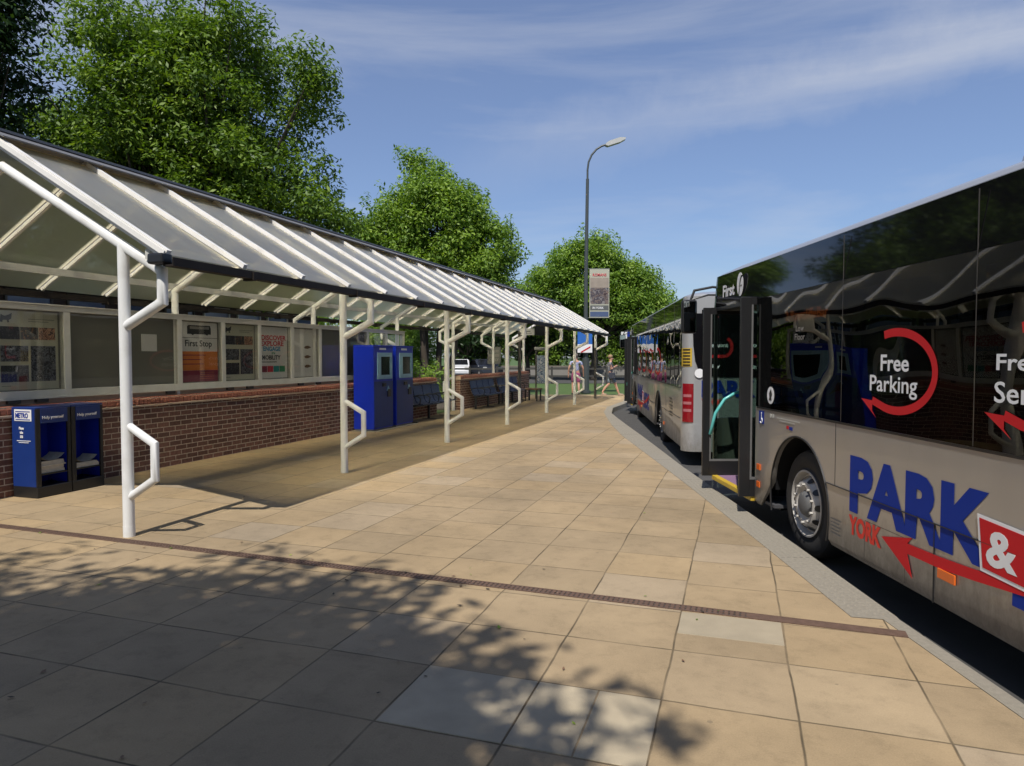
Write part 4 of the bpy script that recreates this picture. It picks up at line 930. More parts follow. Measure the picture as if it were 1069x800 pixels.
        mb.add(vv, [(2*i,2*i+1,2*i+3,2*i+2) for i in range(len(q)-1)])
        ty, tz = yc+.43, zc-.235
        mb.add([(X-.0022,ty,tz+.03),(X-.0022,ty-.19,tz+.02),(X-.0022,ty-.15,tz-.005),(X-.0022,ty-.15,tz-.05),(X-.0022,ty-.205,tz-.10)],[(0,1,2,3,4)])
        mb.build(name, M['red'], B)
    for k, (a, b, w1, w2) in enumerate((('Free','Parking',.33,.56),('Frequent','Services',.66,.64),('Luxury','Travel',.5,.5),('City','Centre',.36,.5),)):
        yb = -4.25 - 1.20*k if k < 2 else -4.25-1.5*k+.3
        yc = -4.215 if k == 0 else (-5.50 if k == 1 else yb)
        t(a, yc+w1/2+.03, 1.70, w1, .115, M['textw'], .018)
        o_ = t(b, yc+w2/2+.05, 1.52 if 'g' in b else 1.552, w2, .15 if 'g' in b else .115, M['textw'], .010)
        ringarc(yc+.01, 1.70, .42 if k == 0 else .50, .265)
    t('Low\nFloor', -2.62, 1.95, .20, .13, M['textg'], .0)
    # fleet name and emblem at the front top
    t('First', -.62, 2.50, .40, .14, M['textw'], .03)
    mb = MB()
    def disc(yc, zc, r_, a0, a1, n=20): return [(yc+.75*r_*math.cos(R(a0+(a1-a0)*i/n)), zc+r_*math.sin(R(a0+(a1-a0)*i/n))) for i in range(n+1)]
    em = MB(); em.prism(disc(-1.20,2.60,.13,0,360,28)[:-1], X-.0015, X, plane='yz'); emo = em.build('emblem', M['textw'], B)
    MB().prism([(-1.15,2.48),(-1.18,2.47),(-1.215,2.62),(-1.24,2.67),(-1.285,2.685),(-1.28,2.70),(-1.23,2.695),(-1.19,2.65)], X-.003, X-.0016, plane='yz').build('emblem_mark', M['blackgloss'], emo)
    MB().box((X-.003,-1.262,2.575),(X-.0016,-1.165,2.592)).build('emblem_mark', M['blackgloss'], emo)
    # small stickers
    def dsk(yc, zc, r_, m, name, x=X): return MB().lathe([(0,r_),(-.0015,r_),(-.0015,0)], 24, 'x', (x,yc,zc)).build(name, m, B)
    d_ = dsk(-2.09,1.42,.085,M['textw'],'round_sticker',X); MB().prism([(-2.05,1.37),(-2.07,1.40),(-2.06,1.44),(-2.10,1.48),(-2.13,1.43),(-2.11,1.40),(-2.12,1.37)], X-.004, X-.002, plane='yz').build('sticker_mark', M['black'], d_)
    w_ = MB().box((X-.0015,-1.93,1.12),(X,-1.80,1.25)).build('wheelchair_sign', M['blue'], B)
    mb = MB(); mb.tube([(X-.003,-1.865-.028*math.cos(a),1.155+.028*math.sin(a)) for a in np.linspace(-2.6,1.0,10)], .005, 6); mb.box((X-.004,-1.872,1.16),(X-.002,-1.862,1.215)); mb.lathe([(0,.011),(-.0015,.011),(-.0015,0)], 10, 'x', (X-.002,-1.867,1.228)); mb.build('wheelchair_symbol', M['textw'], w_)
    dsk(-2.10,1.22,.022,M['framew'],'lock',X); dsk(-2.16,1.22,.02,M['framew'],'lock',X)
    MB().box((X-.0015,-2.52,1.13),(X,-2.47,1.16)).build('sticker', M['red'], B); MB().box((X-.0015,-2.60,1.125),(X,-2.53,1.155)).build('sticker', M['blue'], B)
    for k in range(2): MB().box((X-.0015,-2.75+.1*k,1.21-.022*k),(X,-2.25-.06*k,1.218-.022*k)).build('small_print', M['framew'], B)
    for k in range(5): MB().box((X-.0015,-3.50+.02*(k%2),.50-.028*k),(X,-3.34,.506-.028*k)).build('small_print', M['inner'], B)
    MB().box((-.014,-1.86,.64),(-.002,-1.77,.70), bev=.003).build('side_marker', M['orange'], B); MB().box((-.012,-1.85,.46),(-.002,-1.77,.52), bev=.003).build('side_marker', M['orange'], B)
    MB().box((-.014,-4.86,.455),(-.002,-4.70,.515), bev=.004).build('side_marker', M['orange'], B)
    MB().box((-.012,-9.6,.455),(-.002,-9.45,.515), bev=.004).build('side_marker', M['orange'], B)
    return B
bus1 = build_bus('near silver and black bus with its front door open and red ring lettering')
a1 = math.atan(16.5/720)
bus1.location = (2.70*math.cos(a1) - 8.8*math.sin(a1), 2.70*math.sin(a1) + 8.8*math.cos(a1), ROAD); bus1.rotation_euler = (0,0,a1)
bus2 = copy_tree(bus1); bus2['label'] = 'silver bus standing farther along the kerb, seen from behind with red tail light'
a2 = R(5.36); rx, ry = 2.79, 11.22                     # its rear left corner
bus2.location = (rx + 12*math.sin(a2), ry + 12*math.cos(a2), ROAD); bus2.rotation_euler = (0,0,-a2)

# ------------------------------------------------------------------ trees
def leaf_mesh(name, clumps, per, size, m, parent, rng, aspect=2.6):
    cen = []; outs = []
    for c_, r_ in clumps:
        k = max(4, int(per * r_[0] * r_[1] * r_[2]))
        d = rng.normal(size=(k,3)); d /= np.linalg.norm(d, axis=1)[:,None]; rad = rng.uniform(0,1,k)**.5; outs.append(d)
        cen.append(np.array(c_) + d*rad[:,None]*np.array(r_))
    P = np.concatenate(cen); n = len(P)
    nn = rng.normal(size=(n,3))*.75; nn[:,2] += 1.0; OUT = np.concatenate(outs); nn += OUT*.8; nn /= np.linalg.norm(nn, axis=1)[:,None]
    a = rng.normal(size=(n,3)); a[:,2] -= .7; a -= nn*(a*nn).sum(1)[:,None]; a /= np.linalg.norm(a, axis=1)[:,None]
    b = np.cross(nn, a)
    s = size*rng.uniform(.6,1.35,n)[:,None]
    A, Bv = a*s, b*s/aspect
    nrm = np.cross(a, b)*s*.12
    V = np.stack([P-A, P-Bv-nrm*0, P+A, P+Bv+nrm], 1).reshape(-1,3)
    me = bpy.data.meshes.new(name); me.vertices.add(4*n); me.vertices.foreach_set('co', V.astype(np.float32).ravel())
    me.loops.add(4*n); me.polygons.add(n); me.loops.foreach_set('vertex_index', np.arange(4*n, dtype=np.int32))
    me.polygons.foreach_set('loop_start', np.arange(0,4*n,4, dtype=np.int32)); me.polygons.foreach_set('loop_total', np.full(n,4,np.int32))
    me.update(calc_edges=True); me.materials.append(m)
    o = bpy.data.objects.new(name, me); C.objects.link(o); o.parent = parent; return o
def tree(label, loc, lobes, trunk_h, trunk_r, m='leaf', per=170, size=.13, nclump=150, seed=1, stems=1, cr=(.5,1.0), group=None, name='broadleaf_tree', droop=0.):
    """lobes: (x,y,z,rx,ry,rz) ellipsoids in tree coordinates"""
    rng = np.random.default_rng(seed); T = thing(name, label, 'tree', loc, 0, group)
    vol = np.array([l[3]*l[4]*l[5] for l in lobes]); pr = vol/vol.sum(); clumps = []
    for k in range(nclump):
        l = lobes[rng.choice(len(lobes), p=pr)]; d = rng.normal(size=3); d /= np.linalg.norm(d); rad = rng.uniform(.25,1)**.5*rng.uniform(.82,1.05)
        c_ = np.array(l[:3]) + d*rad*np.array(l[3:]); r_ = rng.uniform(*cr)
        clumps.append((c_, (r_, r_, r_*rng.uniform(.55,.9))))
        if rad > .85 and rng.uniform() < .45:
            clumps.append((c_ + d*r_*rng.uniform(.6,1.1), (r_*.38, r_*.38, r_*.5)))
    leaf_mesh('crown', clumps, per, size, M[m], T, rng)
    mb = MB(); c0 = np.array([np.average([l[0] for l in lobes]), np.average([l[1] for l in lobes]), trunk_h])
    starts = []
    for s_ in range(stems):
        off = np.array([rng.uniform(-.5,.5), rng.uniform(-.4,.4), 0]) * (1 if stems > 1 else 0) * 1.1
        lean = np.array([rng.uniform(-.12,.12)*trunk_h, rng.uniform(-.1,.1)*trunk_h, 0]) * (1 if stems > 1 else .3)
        top = off*1.6 + lean + np.array([c0[0]*.5, c0[1]*.5, trunk_h]); mid = (off + top)/2 + rng.normal(size=3)*.06
        mb.tube([tuple(off + [0,0,-.1]), tuple(off+[0,0,.3]), tuple(mid), tuple(top)], [trunk_r*1.35, trunk_r, trunk_r*.85, trunk_r*.7], 10); starts.append(top)
    for c_, r_ in clumps[::4]:
        st = starts[rng.integers(len(starts))]; md = (st + c_)/2 + np.array([rng.normal()*.2, rng.normal()*.2, -.25])
        rr = trunk_r*rng.uniform(.16,.36); mb.tube([tuple(st - [0,0,.1]), tuple(md), tuple(c_)], [rr*1.5, rr*.8, rr*.2], 5, cap=False)
    mb.build('trunk', M['bark'], T, smooth=True)
    return T
tree('largest broad leafy tree rising behind the near end of the shelter', (-9.4,20.5,0), [(-1.4,0,9.6,2.5,2.4,2.9),(1.5,0,9.1,2.4,2.3,2.9),(-2.2,0,6.0,2.7,2.6,2.7),(2.3,.2,5.8,2.7,2.6,2.6),(0,0,6.8,3.2,2.8,3.4),(-2.9,0,8.4,1.3,1.6,1.4),(-3.3,0,7.3,2.0,1.8,2.0),(0,0,9.6,2.2,2,2.2)], 3.2, .26, 'leaf', 1150, .082, 620, 3, cr=(.45,.85))
tree('leafy tree with several dark trunks behind the gap between brick walls', (-3.4,30.5,0), [(0,0,7.2,2.4,2.3,2.4),(-.3,0,9.3,1.2,1.2,1.7),(-2.1,0,6.1,1.7,1.7,2.1),(2.1,0,5.9,1.7,1.7,2.0),(.2,0,5.3,3.0,2.6,1.8),(1.3,0,7.8,1.2,1.2,1.3)], 3.6, .15, 'leafb', 950, .090, 430, 5, stems=5, cr=(.5,.95))
tree('rounded bright green tree behind the street lamp', (5.7,49,0), [(-.2,0,7.2,3.5,3.0,2.9),(-2.8,0,5.6,2.6,2.4,2.6),(3.2,0,5.4,2.9,2.4,2.5),(1.9,0,6.6,2.4,2.2,2.1),(0,0,4.6,4.3,3,2.2),(-.3,0,8.7,1.7,1.6,1.3)], 2.6, .28, 'leafb', 400, .125, 430, 8, cr=(.6,1.2))
tree('dark leafy tree at the left edge of the view above the shelter', (-12.1,14.5,0), [(.3,0,7.9,1.7,1.8,2.6),(.2,0,10.2,1.9,1.8,2.0),(-.2,0,5.2,1.8,1.6,2.0)], 3.2, .17, 'leafd', 1000, .078, 330, 11, cr=(.4,.8))
tree('broad tree overhanging the pavement behind the viewpoint', (-5.6,-4.2,0), [(1.0,1.0,8.0,3.5,3.4,2.7),(-1.6,.8,7.6,2.9,3.0,2.5),(2.0,1.7,7.2,1.9,1.7,1.5),(3.1,.3,7.4,1.4,1.1,1.0)], 4.2, .3, 'leaf', 330, .12, 600, 14, cr=(.6,1.1))
# background row
rowt = tree('mid green tree in the row far behind the shelter', (-22,44,0), [(0,0,5.2,3.2,3,2.6),(-1.6,0,4.0,2.4,2.3,2.2),(1.8,0,4.1,2.4,2.3,2.2),(0,0,2.6,3.2,2.6,1.9)], 2.2, .25, 'leaf', 70, .22, 150, 21, cr=(.6,1.2), group='trees in the far background row')
for i, (x, y, s_, r_) in enumerate([(-15,46,.9,1),(-9.5,60,.98,2),(-2.5,60,.9,3.1),(3.5,66,.85,4),(26,60,1.2,2.2),(-30,42,1.2,1.3),(33,62,1.3,3.3),(-38,38,1.2,.7)]):
    c_ = copy_tree(rowt); c_.location = (x,y,0); c_.scale = (s_,s_,s_*(1+.05*(i % 3))); c_.rotation_euler = (0,0,r_)
bt = [o for o in bpy.data.objects if o.get('label') == 'broad tree overhanging the pavement behind the viewpoint'][0]
for x, y, r_, lb in ((-15,-8,1.,'leafy tree added to block sky light, on the left far behind the viewpoint'),(-3,-15,2.1,'leafy tree added to block sky light, straight behind the viewpoint'),(7,-17,3.3,'leafy tree added to block sky light, behind the rear of the near bus'),(13,-7,4.2,'leafy tree added to block sky light, on the far side of the near bus'),(-10,-9,5.0,'leafy tree added to block sky light, at the left behind the viewpoint, between two others'),(1.5,-9.5,.7,'leafy tree added to block sky light, close behind the viewpoint towards the bus')):
    c_ = copy_tree(bt); c_.location = (x,y,0); c_.rotation_euler = (0,0,r_); c_['label'] = lb  # unseen crowns added out of view to cut sky fill in the shade
mt = tree('bright green small tree behind the display case and kiosks', (-10.8,33,0), [(0,0,3.4,2.4,2.2,2.0),(-1.7,0,2.6,1.9,1.8,1.7),(1.8,0,2.6,1.9,1.8,1.7),(0,0,1.5,2.6,2,1.3)], 1.4, .14, 'leafb', 260, .12, 130, 51, cr=(.5,.9), group='small bright trees behind the low wall')
for i, (x, y, s_, r_) in enumerate([(-15,32,1,1),(-7.6,38,1.0,2),(-5.5,34,.75,3.1),(-18,36,1.2,4),(-1.6,62,1.2,5),(4.2,64,1.3,.4),(9.5,60,1.1,.4)]):
    c_ = copy_tree(mt); c_.location = (x,y,0); c_.scale = (s_,s_,s_); c_.rotation_euler = (0,0,r_)
    if i >= 4: c_['label'] = 'bright green small tree in the group beyond the cross street'; c_['group'] = 'small trees beyond the cross street'
    else: c_['label'] = 'bright green small tree among those behind the kiosks and low wall'
mt['label'] = 'bright green small tree among those behind the kiosks and low wall'
dk = tree('dark tall tree in the group beyond the lawn', (1.2,52,0), [(0,0,4.6,2.2,2,2.2),(.8,0,3.2,2.2,2,1.7),(-1,0,3.0,2.0,2,1.6)], 1.8, .2, 'leafd', 90, .2, 110, 31, cr=(.5,1.0), group='dark trees beyond the lawn')
for i, (x, y, s_, r_) in enumerate([(5.8,54,.95,1.4),(9.2,50,1.05,2.7),(-3.5,56,.9,.8)]):
    c_ = copy_tree(dk); c_.location = (x,y,0); c_.scale = (s_,)*3; c_.rotation_euler = (0,0,r_)
def bush(label, s, u, rx, ry, rz_, seed, m='leafb', n=26, group=None):
    rng = np.random.default_rng(seed); T = thing('bush', label, 'bush', W(s,u), 0, group); cl = []
    for k in range(n):
        d = rng.normal(size=3); d /= np.linalg.norm(d); d[2] = abs(d[2]); q = rng.uniform(.3,1)**.5
        cl.append((np.array([d[0]*rx*q, d[1]*ry*q, .1+d[2]*rz_*q]), (rng.uniform(.25,.5),)*3))
    leaf_mesh('foliage', cl, 900, .075, M[m], T, rng)
    mb = MB()
    for c_, r_ in cl[::2]: mb.tube([(0,0,0), tuple(c_)], [.02,.006], 5, cap=False)
    mb.build('stem', M['bark'], T)
bush('bright green bush behind the blue kiosks', -6.2, 10.0, 1.3, 1.2, 1.9, 41)
bush('green bush left of the dark tree trunks', -5.4, 12.6, 1.1, 1.0, 1.6, 42)
bush('low green bush right of the dark tree trunks', -6.5, 19.5, 1.4, 1.2, 1.5, 43)
bush('spreading green bush behind the display case end', -5.6, 9.0, 1.4, 1.0, 2.2, 44)

# ------------------------------------------------------------------ street lamp with banner
lp = thing('street_lamp', 'tall dark street lamp with curved arm above the trees', 'street lamp', (3.33,31.2,0))
mb = MB(); mb.tube([(0,0,0),(0,0,1.6)], .16, 16); mb.tube([(0,0,0),(0,0,.12)], .24, 16); mb.build('base', M['column'], lp, smooth=True)
mb = MB(); mb.tube([(0,0,1.6),(.0,0,5.2),(.05,0,9.6)], [.10,.085,.07], 14); mb.build('column', M['column'], lp, smooth=True)
mb = MB(); mb.tube([(.05,0,9.6)] + [(.05+.95*(1-math.cos(R(a))), 0, 10.0+1.12*math.sin(R(a))) for a in (0,18,36,54,70)] + [(1.0,0,11.15)], .045, 10); mb.build('arm', M['column'], lp, smooth=True)
mb = MB(); mb.prism([(.85,11.06),(.95,11.03),(1.48,11.20),(1.72,11.33),(1.74,11.40),(1.48,11.41),(1.0,11.25),(.85,11.14)], -.14, .14, plane='xz'); mb.build('lamp_head', M['lampw'], lp)
bn = thing('banner', 'tall printed banner hanging from the street lamp column', 'banner', (3.33,31.2,3.4))
MB().box((.16,-.012,0),(1.05,.012,2.2)).build('cloth', M['cream'], bn)
MB().box((.19,-.018,.62),(1.02,-.0125,1.35)).build('picture', BANNER, bn); MB().box((.19,-.018,1.352),(1.02,-.0125,1.80)).build('pale_sky', mat('banner pale sky', (.30,.25,.20), .6, var=.3, scale=3), bn); MB().box((.19,-.018,.05),(1.02,-.0125,.28)).build('blue_panel', mat('banner blue', (.06,.09,.18), .6), bn); MB().box((.19,-.018,.34),(1.02,-.0125,.56)).build('grey_panel', M['slate'], bn)
text('ROMANS', .62, .13, (.30,-.02,1.86), (1,0,0), PZ, M['pred'], bn, 'lettering', .02); text('IN YORK', .5, .1, (.30,-.02,.40), (1,0,0), PZ, M['textw'], bn, 'lettering', .02)
mb = MB(); mb.tube([(0,0,0),(1.06,0,0)], .018, 8); mb.tube([(0,0,2.2),(1.06,0,2.2)], .018, 8); mb.build('bracket', M['column'], bn)
sg = thing('direction_sign', 'blue and white sign on the lamp column under the canopy end', 'sign', (3.27,31.0,1.83))
MB().box((-.33,-.01,.38),(.33,.01,1.0)).build('blue_face', mat('sign blue', (.02,.12,.42), .5), sg); MB().box((-.33,-.01,0),(.33,.01,.378)).build('white_face', M['textw'], sg)
MB().prism([(-.2,.03),(.25,.30),(.25,.22),(-.14,.0)], -.016, -.0105, plane='xz').build('red_mark', M['red'], sg)
MB().box((-.05,.01,.2),(.05,.06,.8)).build('clip', M['galv'], sg)

# ------------------------------------------------------------------ signs and stop furniture under the far canopy
d = thing('notice_sign', 'square grey notice board fixed to a back post of the canopy', 'sign', W(-2.90,18.30,1.38), -A_SH - R(12))
MB().box((-.30,-.03,0),(.26,-.015,.62)).build('board', M['slate'], d)
for k, s_ in enumerate(('NO ENTRY','BUSES','ONLY')): text(s_, .40, .09, (-.22,-.032,.42-.15*k), (1,0,0), PZ, M['textg'], d, 'lettering', .02)
MB().box((-.04,-.015,.2),(.04,.02,.3)).build('clip', M['galv'], d)
d = thing('hanging_sign', 'small white sign hanging beside the dark departure display', 'sign', (.55,25,2.43), 0)
MB().box((-.26,-.015,0),(.26,.015,.24)).build('board', M['pwhite'], d); MB().box((-.16,-.02,.12),(.12,-.015,.15)).build('lettering', M['slate'], d); MB().box((-.16,-.02,.06),(.16,-.015,.08)).build('lettering', M['slate'], d)
mb = MB(); mb.tube([(-.15,0,.24),(-.15,0,.6)], .01, 6); mb.tube([(.15,0,.24),(.15,0,.6)], .01, 6); mb.build('hanger', M['darkgrey'], d)
d = thing('departure_display', 'dark departure display box hanging under the far canopy', 'display', (1.08,25,2.42), 0)
MB().box((-.26,-.06,0),(.26,.06,.34), bev=.012).build('housing', M['black'], d); MB().box((-.23,-.066,.04),(.23,-.0605,.30)).build('screen', M['dark'], d)
mb = MB(); mb.tube([(-.2,0,.34),(-.2,0,.95)], .012, 6); mb.tube([(.2,0,.34),(.2,0,.95)], .012, 6); mb.build('hanger', M['darkgrey'], d)
d = thing('black_post', 'slim black post standing left of the timetable column', 'post', W(-2.2,19.0), -A_SH)
mb = MB(); mb.tube([(0,0,0),(0,0,2.5)], .06, 12); mb.tube([(0,0,0),(0,0,.02)], .11, 12); mb.build('shaft', M['darkgrey'], d); mb = MB(); mb.tube([(0,0,2.5),(0,0,2.56)], [.075,.04], 12); mb.build('cap', M['darkgrey'], d)
d = thing('timetable_column', 'glazed timetable column with grey cap near the far posts', 'timetable', (1.17,27,0), 0)
mb = MB(); mb.box((-.26,-.06,0),(-.20,.06,1.9)); mb.box((.20,-.06,0),(.26,.06,1.9)); mb.build('frame', M['darkgrey'], d)
MB().box((-.20,-.03,.62),(.20,.03,1.7)).build('timetable', picture_mat('timetable print', ((.03,.08,.20),(.35,.42,.50),(.08,.12,.2),(.55,.57,.6),(.18,.06,.07)), 9, 8), d)
MB().box((-.30,-.09,1.9),(.30,.09,2.02), bev=.02).build('cap', M['galv'], d)
d = thing('bench', 'small brown timber bench at the foot of the timetable column', 'bench', W(-1.95,19.9), -A_SH)
MB().box((-.28,-.3,.42),(.28,.3,.47), bev=.008).build('seat', M['brown'], d)
for a in (-.22,.22):
    for b in (-.25,.25): MB().box((a-.025,b-.025,0),(a+.025,b+.025,.42)).build('leg', M['darkgrey'], d)

# ------------------------------------------------------------------ people
def skin_obj(name, verts, edges, radii, m, parent, sub=2):
    bm = bmesh.new(); lay = bm.verts.layers.skin.verify(); vs = [bm.verts.new(v) for v in verts]
    for v, r_ in zip(vs, radii): v[lay].radius = (r_, r_) if not isinstance(r_, tuple) else r_
    vs[0][lay].use_root = True
    for a, b in edges: bm.edges.new((vs[a], vs[b]))
    me = bpy.data.meshes.new(name); bm.to_mesh(me); bm.free()
    o = bpy.data.objects.new('tmp', me); C.objects.link(o); k = o.modifiers.new('s', 'SKIN'); k.use_smooth_shade = True; u = o.modifiers.new('b', 'SUBSURF'); u.levels = sub; u.render_levels = sub
    bpy.context.view_layer.update(); m2 = bpy.data.meshes.new_from_object(o.evaluated_get(bpy.context.evaluated_depsgraph_get())); bpy.data.objects.remove(o)
    m2.name = name; m2.materials.clear(); m2.materials.append(m); m2.polygons.foreach_set('use_smooth', [True]*len(m2.polygons))
    q = bpy.data.objects.new(name, m2); C.objects.link(q); q.parent = parent; return q
def ball(name, c, r_, m, parent, n=16):
    bm = bmesh.new(); bmesh.ops.create_uvsphere(bm, u_segments=n, v_segments=n//2+2, radius=1)
    for v in bm.verts: v.co = Vector((c[0]+v.co.x*r_[0], c[1]+v.co.y*r_[1], c[2]+v.co.z*r_[2]))
    me = bpy.data.meshes.new(name); bm.to_mesh(me); bm.free(); me.polygons.foreach_set('use_smooth', [True]*len(me.polygons)); me.materials.append(m)
    o = bpy.data.objects.new(name, me); C.objects.link(o); o.parent = parent; return o
def person(label, loc, rz, legs, arms, top, short, hair, shoe, H=1.70, sleeve=.6, wide=1.0):
    """faces -y locally. legs: two lists knee, ankle; arms: two lists elbow, wrist"""
    T = thing('person', label, 'person', loc, rz); k = H/1.70
    V = [(0,0,.93),(0,.01,1.12),(0,.01,1.36),(0,.0,1.47),(0,-.015,1.55),(0,-.02,1.65)]
    Rr = [(.15,.11),(.13,.095),(.15,.095),(.055,.055),(.075,.085),(.072,.09)]
    E_ = [(0,1),(1,2),(2,3),(3,4),(4,5)]
    def add(v, r_, p): V.append(v); Rr.append(r_); E_.append((p, len(V)-1)); return len(V)-1
    for sgn, (kn, an) in zip((-1,1), legs):
        a = add((sgn*.095,0,.84),.085,0); b = add(kn,.056,a); c_ = add(((kn[0]+an[0])/2,(kn[1]+an[1])/2+.02,(kn[2]+an[2])/2+.04),.054,b); d_ = add(an,.036,c_); f = add((an[0],an[1]-.09,.035),.036,d_); add((an[0],an[1]-.17,.025),.026,f)
    hands = []
    for sgn, (el_, wr) in zip((-1,1), arms):
        a = add((sgn*.175,.01,1.38),.055,2); b = add(el_,.040,a); c_ = add(wr,.026,b)
        d = (Vector(wr)-Vector(el_)).normalized(); h = Vector(wr)+d*.07; hi = add(tuple(h),(.038,.018),c_); hands.append((h, d, hi))
        for q in (-.026,-.009,.009,.026): add(tuple(h + d*(.085-abs(q)*.8) + Vector((q*.3,q,0))), .009, hi)
        add(tuple(h + d*.02 + Vector((0,-.045,0))), .010, hi)
    S = lambda p: (p[0]*k*wide, p[1]*k, p[2]*k)
    body = skin_obj('body', [S(v) for v in V], E_, Rr, M['skin'], T)
    # face
    for sx_ in (-1,1): ball('eye', S((sx_*.032,-.098,1.625)), (.012,.008,.009), M['dark'], body, 8)
    ball('nose', S((0,-.115,1.59)), (.013,.018,.022), M['skin'], body, 8); ball('mouth', S((0,-.098,1.55)), (.024,.008,.007), M['red'], body, 8)
    hm = ball('hair', S((0,.012,1.665)), (.098,.108,.098), hair, T, 20)
    for v in hm.data.vertices:
        if v.co.y < -.03*k and v.co.z < 1.66*k: v.co.y = -.03*k
    # clothes
    tv = [S((0,0,.95)),S((0,.01,1.12)),S((0,.01,1.37)),S((0,0,1.43))]; tr = [(.165,.125),(.15,.115),(.165,.112),(.075,.07)]; te = [(0,1),(1,2),(2,3)]
    for sgn, (el_, wr) in zip((-1,1), arms):
        s0 = Vector((sgn*.18,.01,1.38)); e1 = s0.lerp(Vector(el_), sleeve); tv += [S(s0), S(e1)]; tr += [.068,.058]; te += [(2,len(tv)-2),(len(tv)-2,len(tv)-1)]
    skin_obj('shirt', tv, te, tr, top, T)
    sv = [S((0,0,.99)),S((0,0,.90))]; sr = [(.15,.12),(.165,.125)]; se = [(0,1)]
    for sgn, (kn, an) in zip((-1,1), legs):
        h0 = Vector((sgn*.098,0,.83)); e1 = h0.lerp(Vector(kn), .93); sv += [S(h0), S(e1)]; sr += [.105,.088]; se += [(1,len(sv)-2),(len(sv)-2,len(sv)-1)]
    skin_obj('shorts', sv, se, sr, short, T)
    for kn, an in legs: ball('shoe', S((an[0],an[1]-.075,.035)), (.05,.14,.045), shoe, T, 12)
    return T
p1 = person('person in blue checked shirt and pink shorts walking away, partly behind a post', (2.78,30.0,0), R(180),
    [((-.10,.02,.47),(-.11,.10,.08)),((.11,-.07,.48),(.12,-.05,.06))], [((-.27,.03,1.12),(-.29,-.06,.88)),((.27,.05,1.12),(.28,-.02,.86))], PLAID, M['pink'], M['hairg'], M['shoe'], 1.74, .55, 1.12)
p2 = person('person with short fair hair in grey top and shorts striding to the right', (4.2,29.4,0), R(90)+R(0),
    [((-.09,-.20,.50),(-.09,-.36,.07)),((.09,.06,.47),(.09,.34,.12))], [((-.22,.02,1.12),(-.10,-.17,1.24)),((.23,.05,1.11),(.12,-.15,1.20))], M['shirtg'], M['shortg'], M['hairf'], M['shoel'], 1.68, .45)
bg_ = thing('shoulder_bag', 'dark bag carried at the hip of the striding person', 'bag', (4.22,29.12,.72), R(90))
MB().box((-.05,-.14,0),(.05,.14,.26), bev=.03).build('pouch', M['bag'], bg_); mb = MB(); mb.tube([(0,-.12,.24),(.0,-.06,.5),(.06,0,.70),(.0,.08,.5),(0,.12,.24)], .01, 6); mb.build('strap', M['bag'], bg_, smooth=True)

# ------------------------------------------------------------------ background: walls, rails, vehicles, buildings
w = thing('low_wall', 'low dark brick wall behind the gap, crossing in front of parked vehicles', 'wall', W(-6.8,11.5), -A_SH + R(4))
MB().box((-.15,0,-.05),(.15,14,1.12)).build('brickwork', M['brick'], w); MB().box((-.19,-.05,1.12),(.19,14.05,1.22), bev=.01).build('coping', M['facade'], w)
def rail(label, x0, x1, y):
    f_ = thing('railing', label, 'railing', ((x0+x1)/2,y,0)); L2 = (x1-x0)/2; n = int((x1-x0)/1.6)
    for z in (.45,.9):
        mb = MB(); mb.box((-L2,-.03,z-.05),(L2,.03,z+.05)); mb.build('rail', M['darkgrey'], f_)
    for k in range(n+1):
        x = -L2 + 2*L2*k/n; MB().box((x-.06,-.05,-.05),(x+.06,.05,1.05)).build('upright', M['darkgrey'], f_)
rail('dark two rail fence along the far side of the lawn', -6, 16, 42.6)
o = thing('garden_wall', 'pale low rendered wall beyond the cross street', 'wall', (5,58.3,0)); MB().box((-30,-.1,-.1),(30,.1,.8)).build('render', M['pale'], o); MB().box((-30.05,-.14,.8),(30.05,.14,.88)).build('coping', M['kerb'], o)
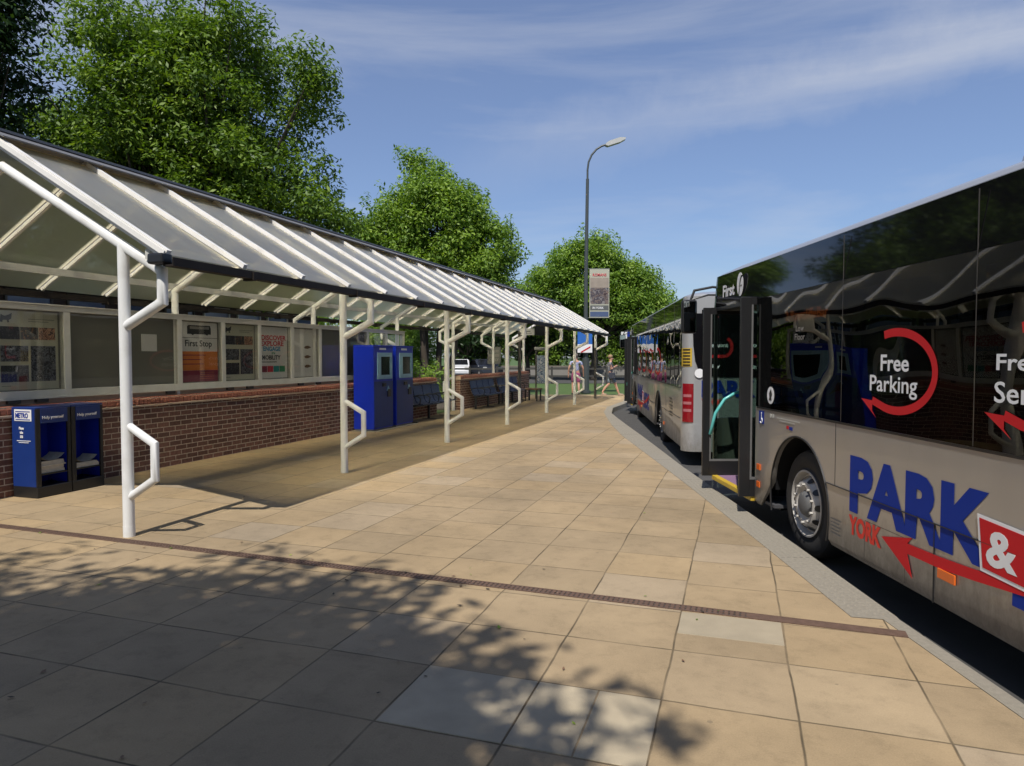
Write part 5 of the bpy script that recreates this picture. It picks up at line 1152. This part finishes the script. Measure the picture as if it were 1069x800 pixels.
def vehicle(label, loc, rz, body, kind='van', cat='van', name='parked_van'):
    T = thing(name, label, cat, loc, rz)
    if kind == 'van': prof = [(-2.4,.35),(-2.42,1.9),(-2.3,2.05),(1.0,2.05),(1.55,1.25),(2.3,1.05),(2.45,.8),(2.45,.35)]; win = [(-.2,1.25),(-.2,1.8),(.92,1.8),(1.35,1.25)]
    else: prof = [(-2.1,.32),(-2.15,.85),(-1.9,1.0),(-1.4,1.42),(.4,1.45),(1.1,.98),(1.95,.85),(2.1,.65),(2.1,.32)]; win = [(-1.5,1.0),(-1.25,1.35),(.35,1.38),(.85,1.0)]
    mb = MB(); mb.prism(prof, -.88, .88, plane='xz'); b_ = mb.build('body', body, T)
    bm = bmesh.new(); bm.from_mesh(b_.data); bmesh.ops.bevel(bm, geom=bm.edges[:], offset=.07, segments=2, affect='EDGES'); bm.to_mesh(b_.data); bm.free()
    for y in (-.89,.875): MB().prism(win, y, y+.015, plane='xz').build('window', M['winglass'] if False else M['dark'], T)
    xf = (1.02,1.98,.98,1.55) if kind == 'van' else (.42,1.42,.42,1.0)
    mb = MB(); p0, p1_ = ((1.06,1.97),(1.53,1.32)) if kind == 'van' else ((.48,1.42),(1.05,1.04))
    mb.add([(p0[0]+.02,-.74,p0[1]),(p0[0]+.02,.74,p0[1]),(p1_[0]+.04,.78,p1_[1]),(p1_[0]+.04,-.78,p1_[1])], [(0,1,2,3)]); mb.build('windscreen', M['dark'], T)
    for x in (-1.45,1.45):
        for y, sg_ in ((-.90,1),(.90,-1)):
            o_ = MB(); o_.lathe([(0,.20),(0,.31),(sg_*.2,.31)], 20, 'x', (0,0,0)); wv = o_.build('wheel', M['rubber'], T, smooth=True); wv.rotation_euler = (0,0,R(90)); wv.location = (x,y,.31)
            o_ = MB(); o_.lathe([(-.004*sg_,0),(-.004*sg_,.20)], 20, 'x'); h_ = o_.build('hubcap', M['rim'], wv, smooth=True)
    fx = 2.46 if kind == 'van' else 2.11
    for y in (-.62,.62): MB().box((fx-.06,y-.14,.72),(fx+.012,y+.14,.86), bev=.01).build('headlight', M['framew'], T)
    return T
vehicle('white car parked beyond the low wall, seen past the seats', (-4.3,54.5,0), R(-84), M['carw'], 'car', 'car', 'parked_car')
vehicle('dark car parked beyond the low wall, right of the white car', (-2.2,55,0), R(-70), M['card'], 'car', 'car', 'parked_car')
vehicle('blue car parked at the far side of the street behind the canopy', (-9.5,51,0), R(5), M['carblue'], 'car', 'car', 'parked_car')
b = thing('station_building', 'low dark flat roofed building behind the noticeboard', 'building', W(-11,-2), -A_SH)
MB().box((-8,0,0),(0,21.5,3.55)).build('wall', M['facade'], b); MB().box((-8.4,-.4,3.55),(.6,21.9,3.85)).build('roof', M['roofd'], b); MB().box((.58,-.4,3.35),(.62,21.9,3.55)).build('fascia', M['roofd'], b)
for k in range(13):
    f_ = MB(); y = .9+k*1.58; f_.box((.005,y,1.0),(.06,y+1.2,1.06)); f_.box((.005,y,3.2),(.06,y+1.2,3.26)); f_.box((.005,y+.06,2.3),(.06,y+1.14,2.36)); f_.box((.005,y,1.06),(.06,y+.06,3.2)); f_.box((.005,y+1.14,1.06),(.06,y+1.2,3.2)); fo = f_.build('window', M['framew'] if k > 8 else M['darkgrey'], b)
    MB().box((.006,y+.062,1.062),(.02,y+1.138,3.198)).build('pane', mat('pane with painted blue reflection', (.10,.14,.24), .08) if k == 0 else bpy.data.materials['pane with painted blue reflection'], fo)  # blue reflection is put into the base colour of the panes
b = thing('pale_building', 'pale building glimpsed beyond the trees above the far bus', 'building', (12.0,72,0))
MB().box((-4,0,0),(5,7,4.9)).build('wall', M['pale'], b); MB().box((-4.3,-.3,4.9),(5.3,7.3,5.2)).build('roof', M['roofd'], b)
for k in range(5): MB().box((-3.4+k*1.7,-.03,2.9),(-2.3+k*1.7,.0,4.2)).build('window', M['dark'], b)
d = thing('stop_sign_post', 'slim pole carrying small blue and white signs left of the far bus', 'sign', (5.6,33.5,0))
mb = MB(); mb.tube([(0,0,0),(0,0,2.95)], .035, 10); mb.build('pole', M['galv'], d); MB().box((-.02,-.05,2.55),(.42,-.03,2.85)).build('blue_sign', M['blue'], d); MB().box((-.32,-.05,2.5),(-.03,-.03,2.85)).build('white_sign', M['pwhite'], d)
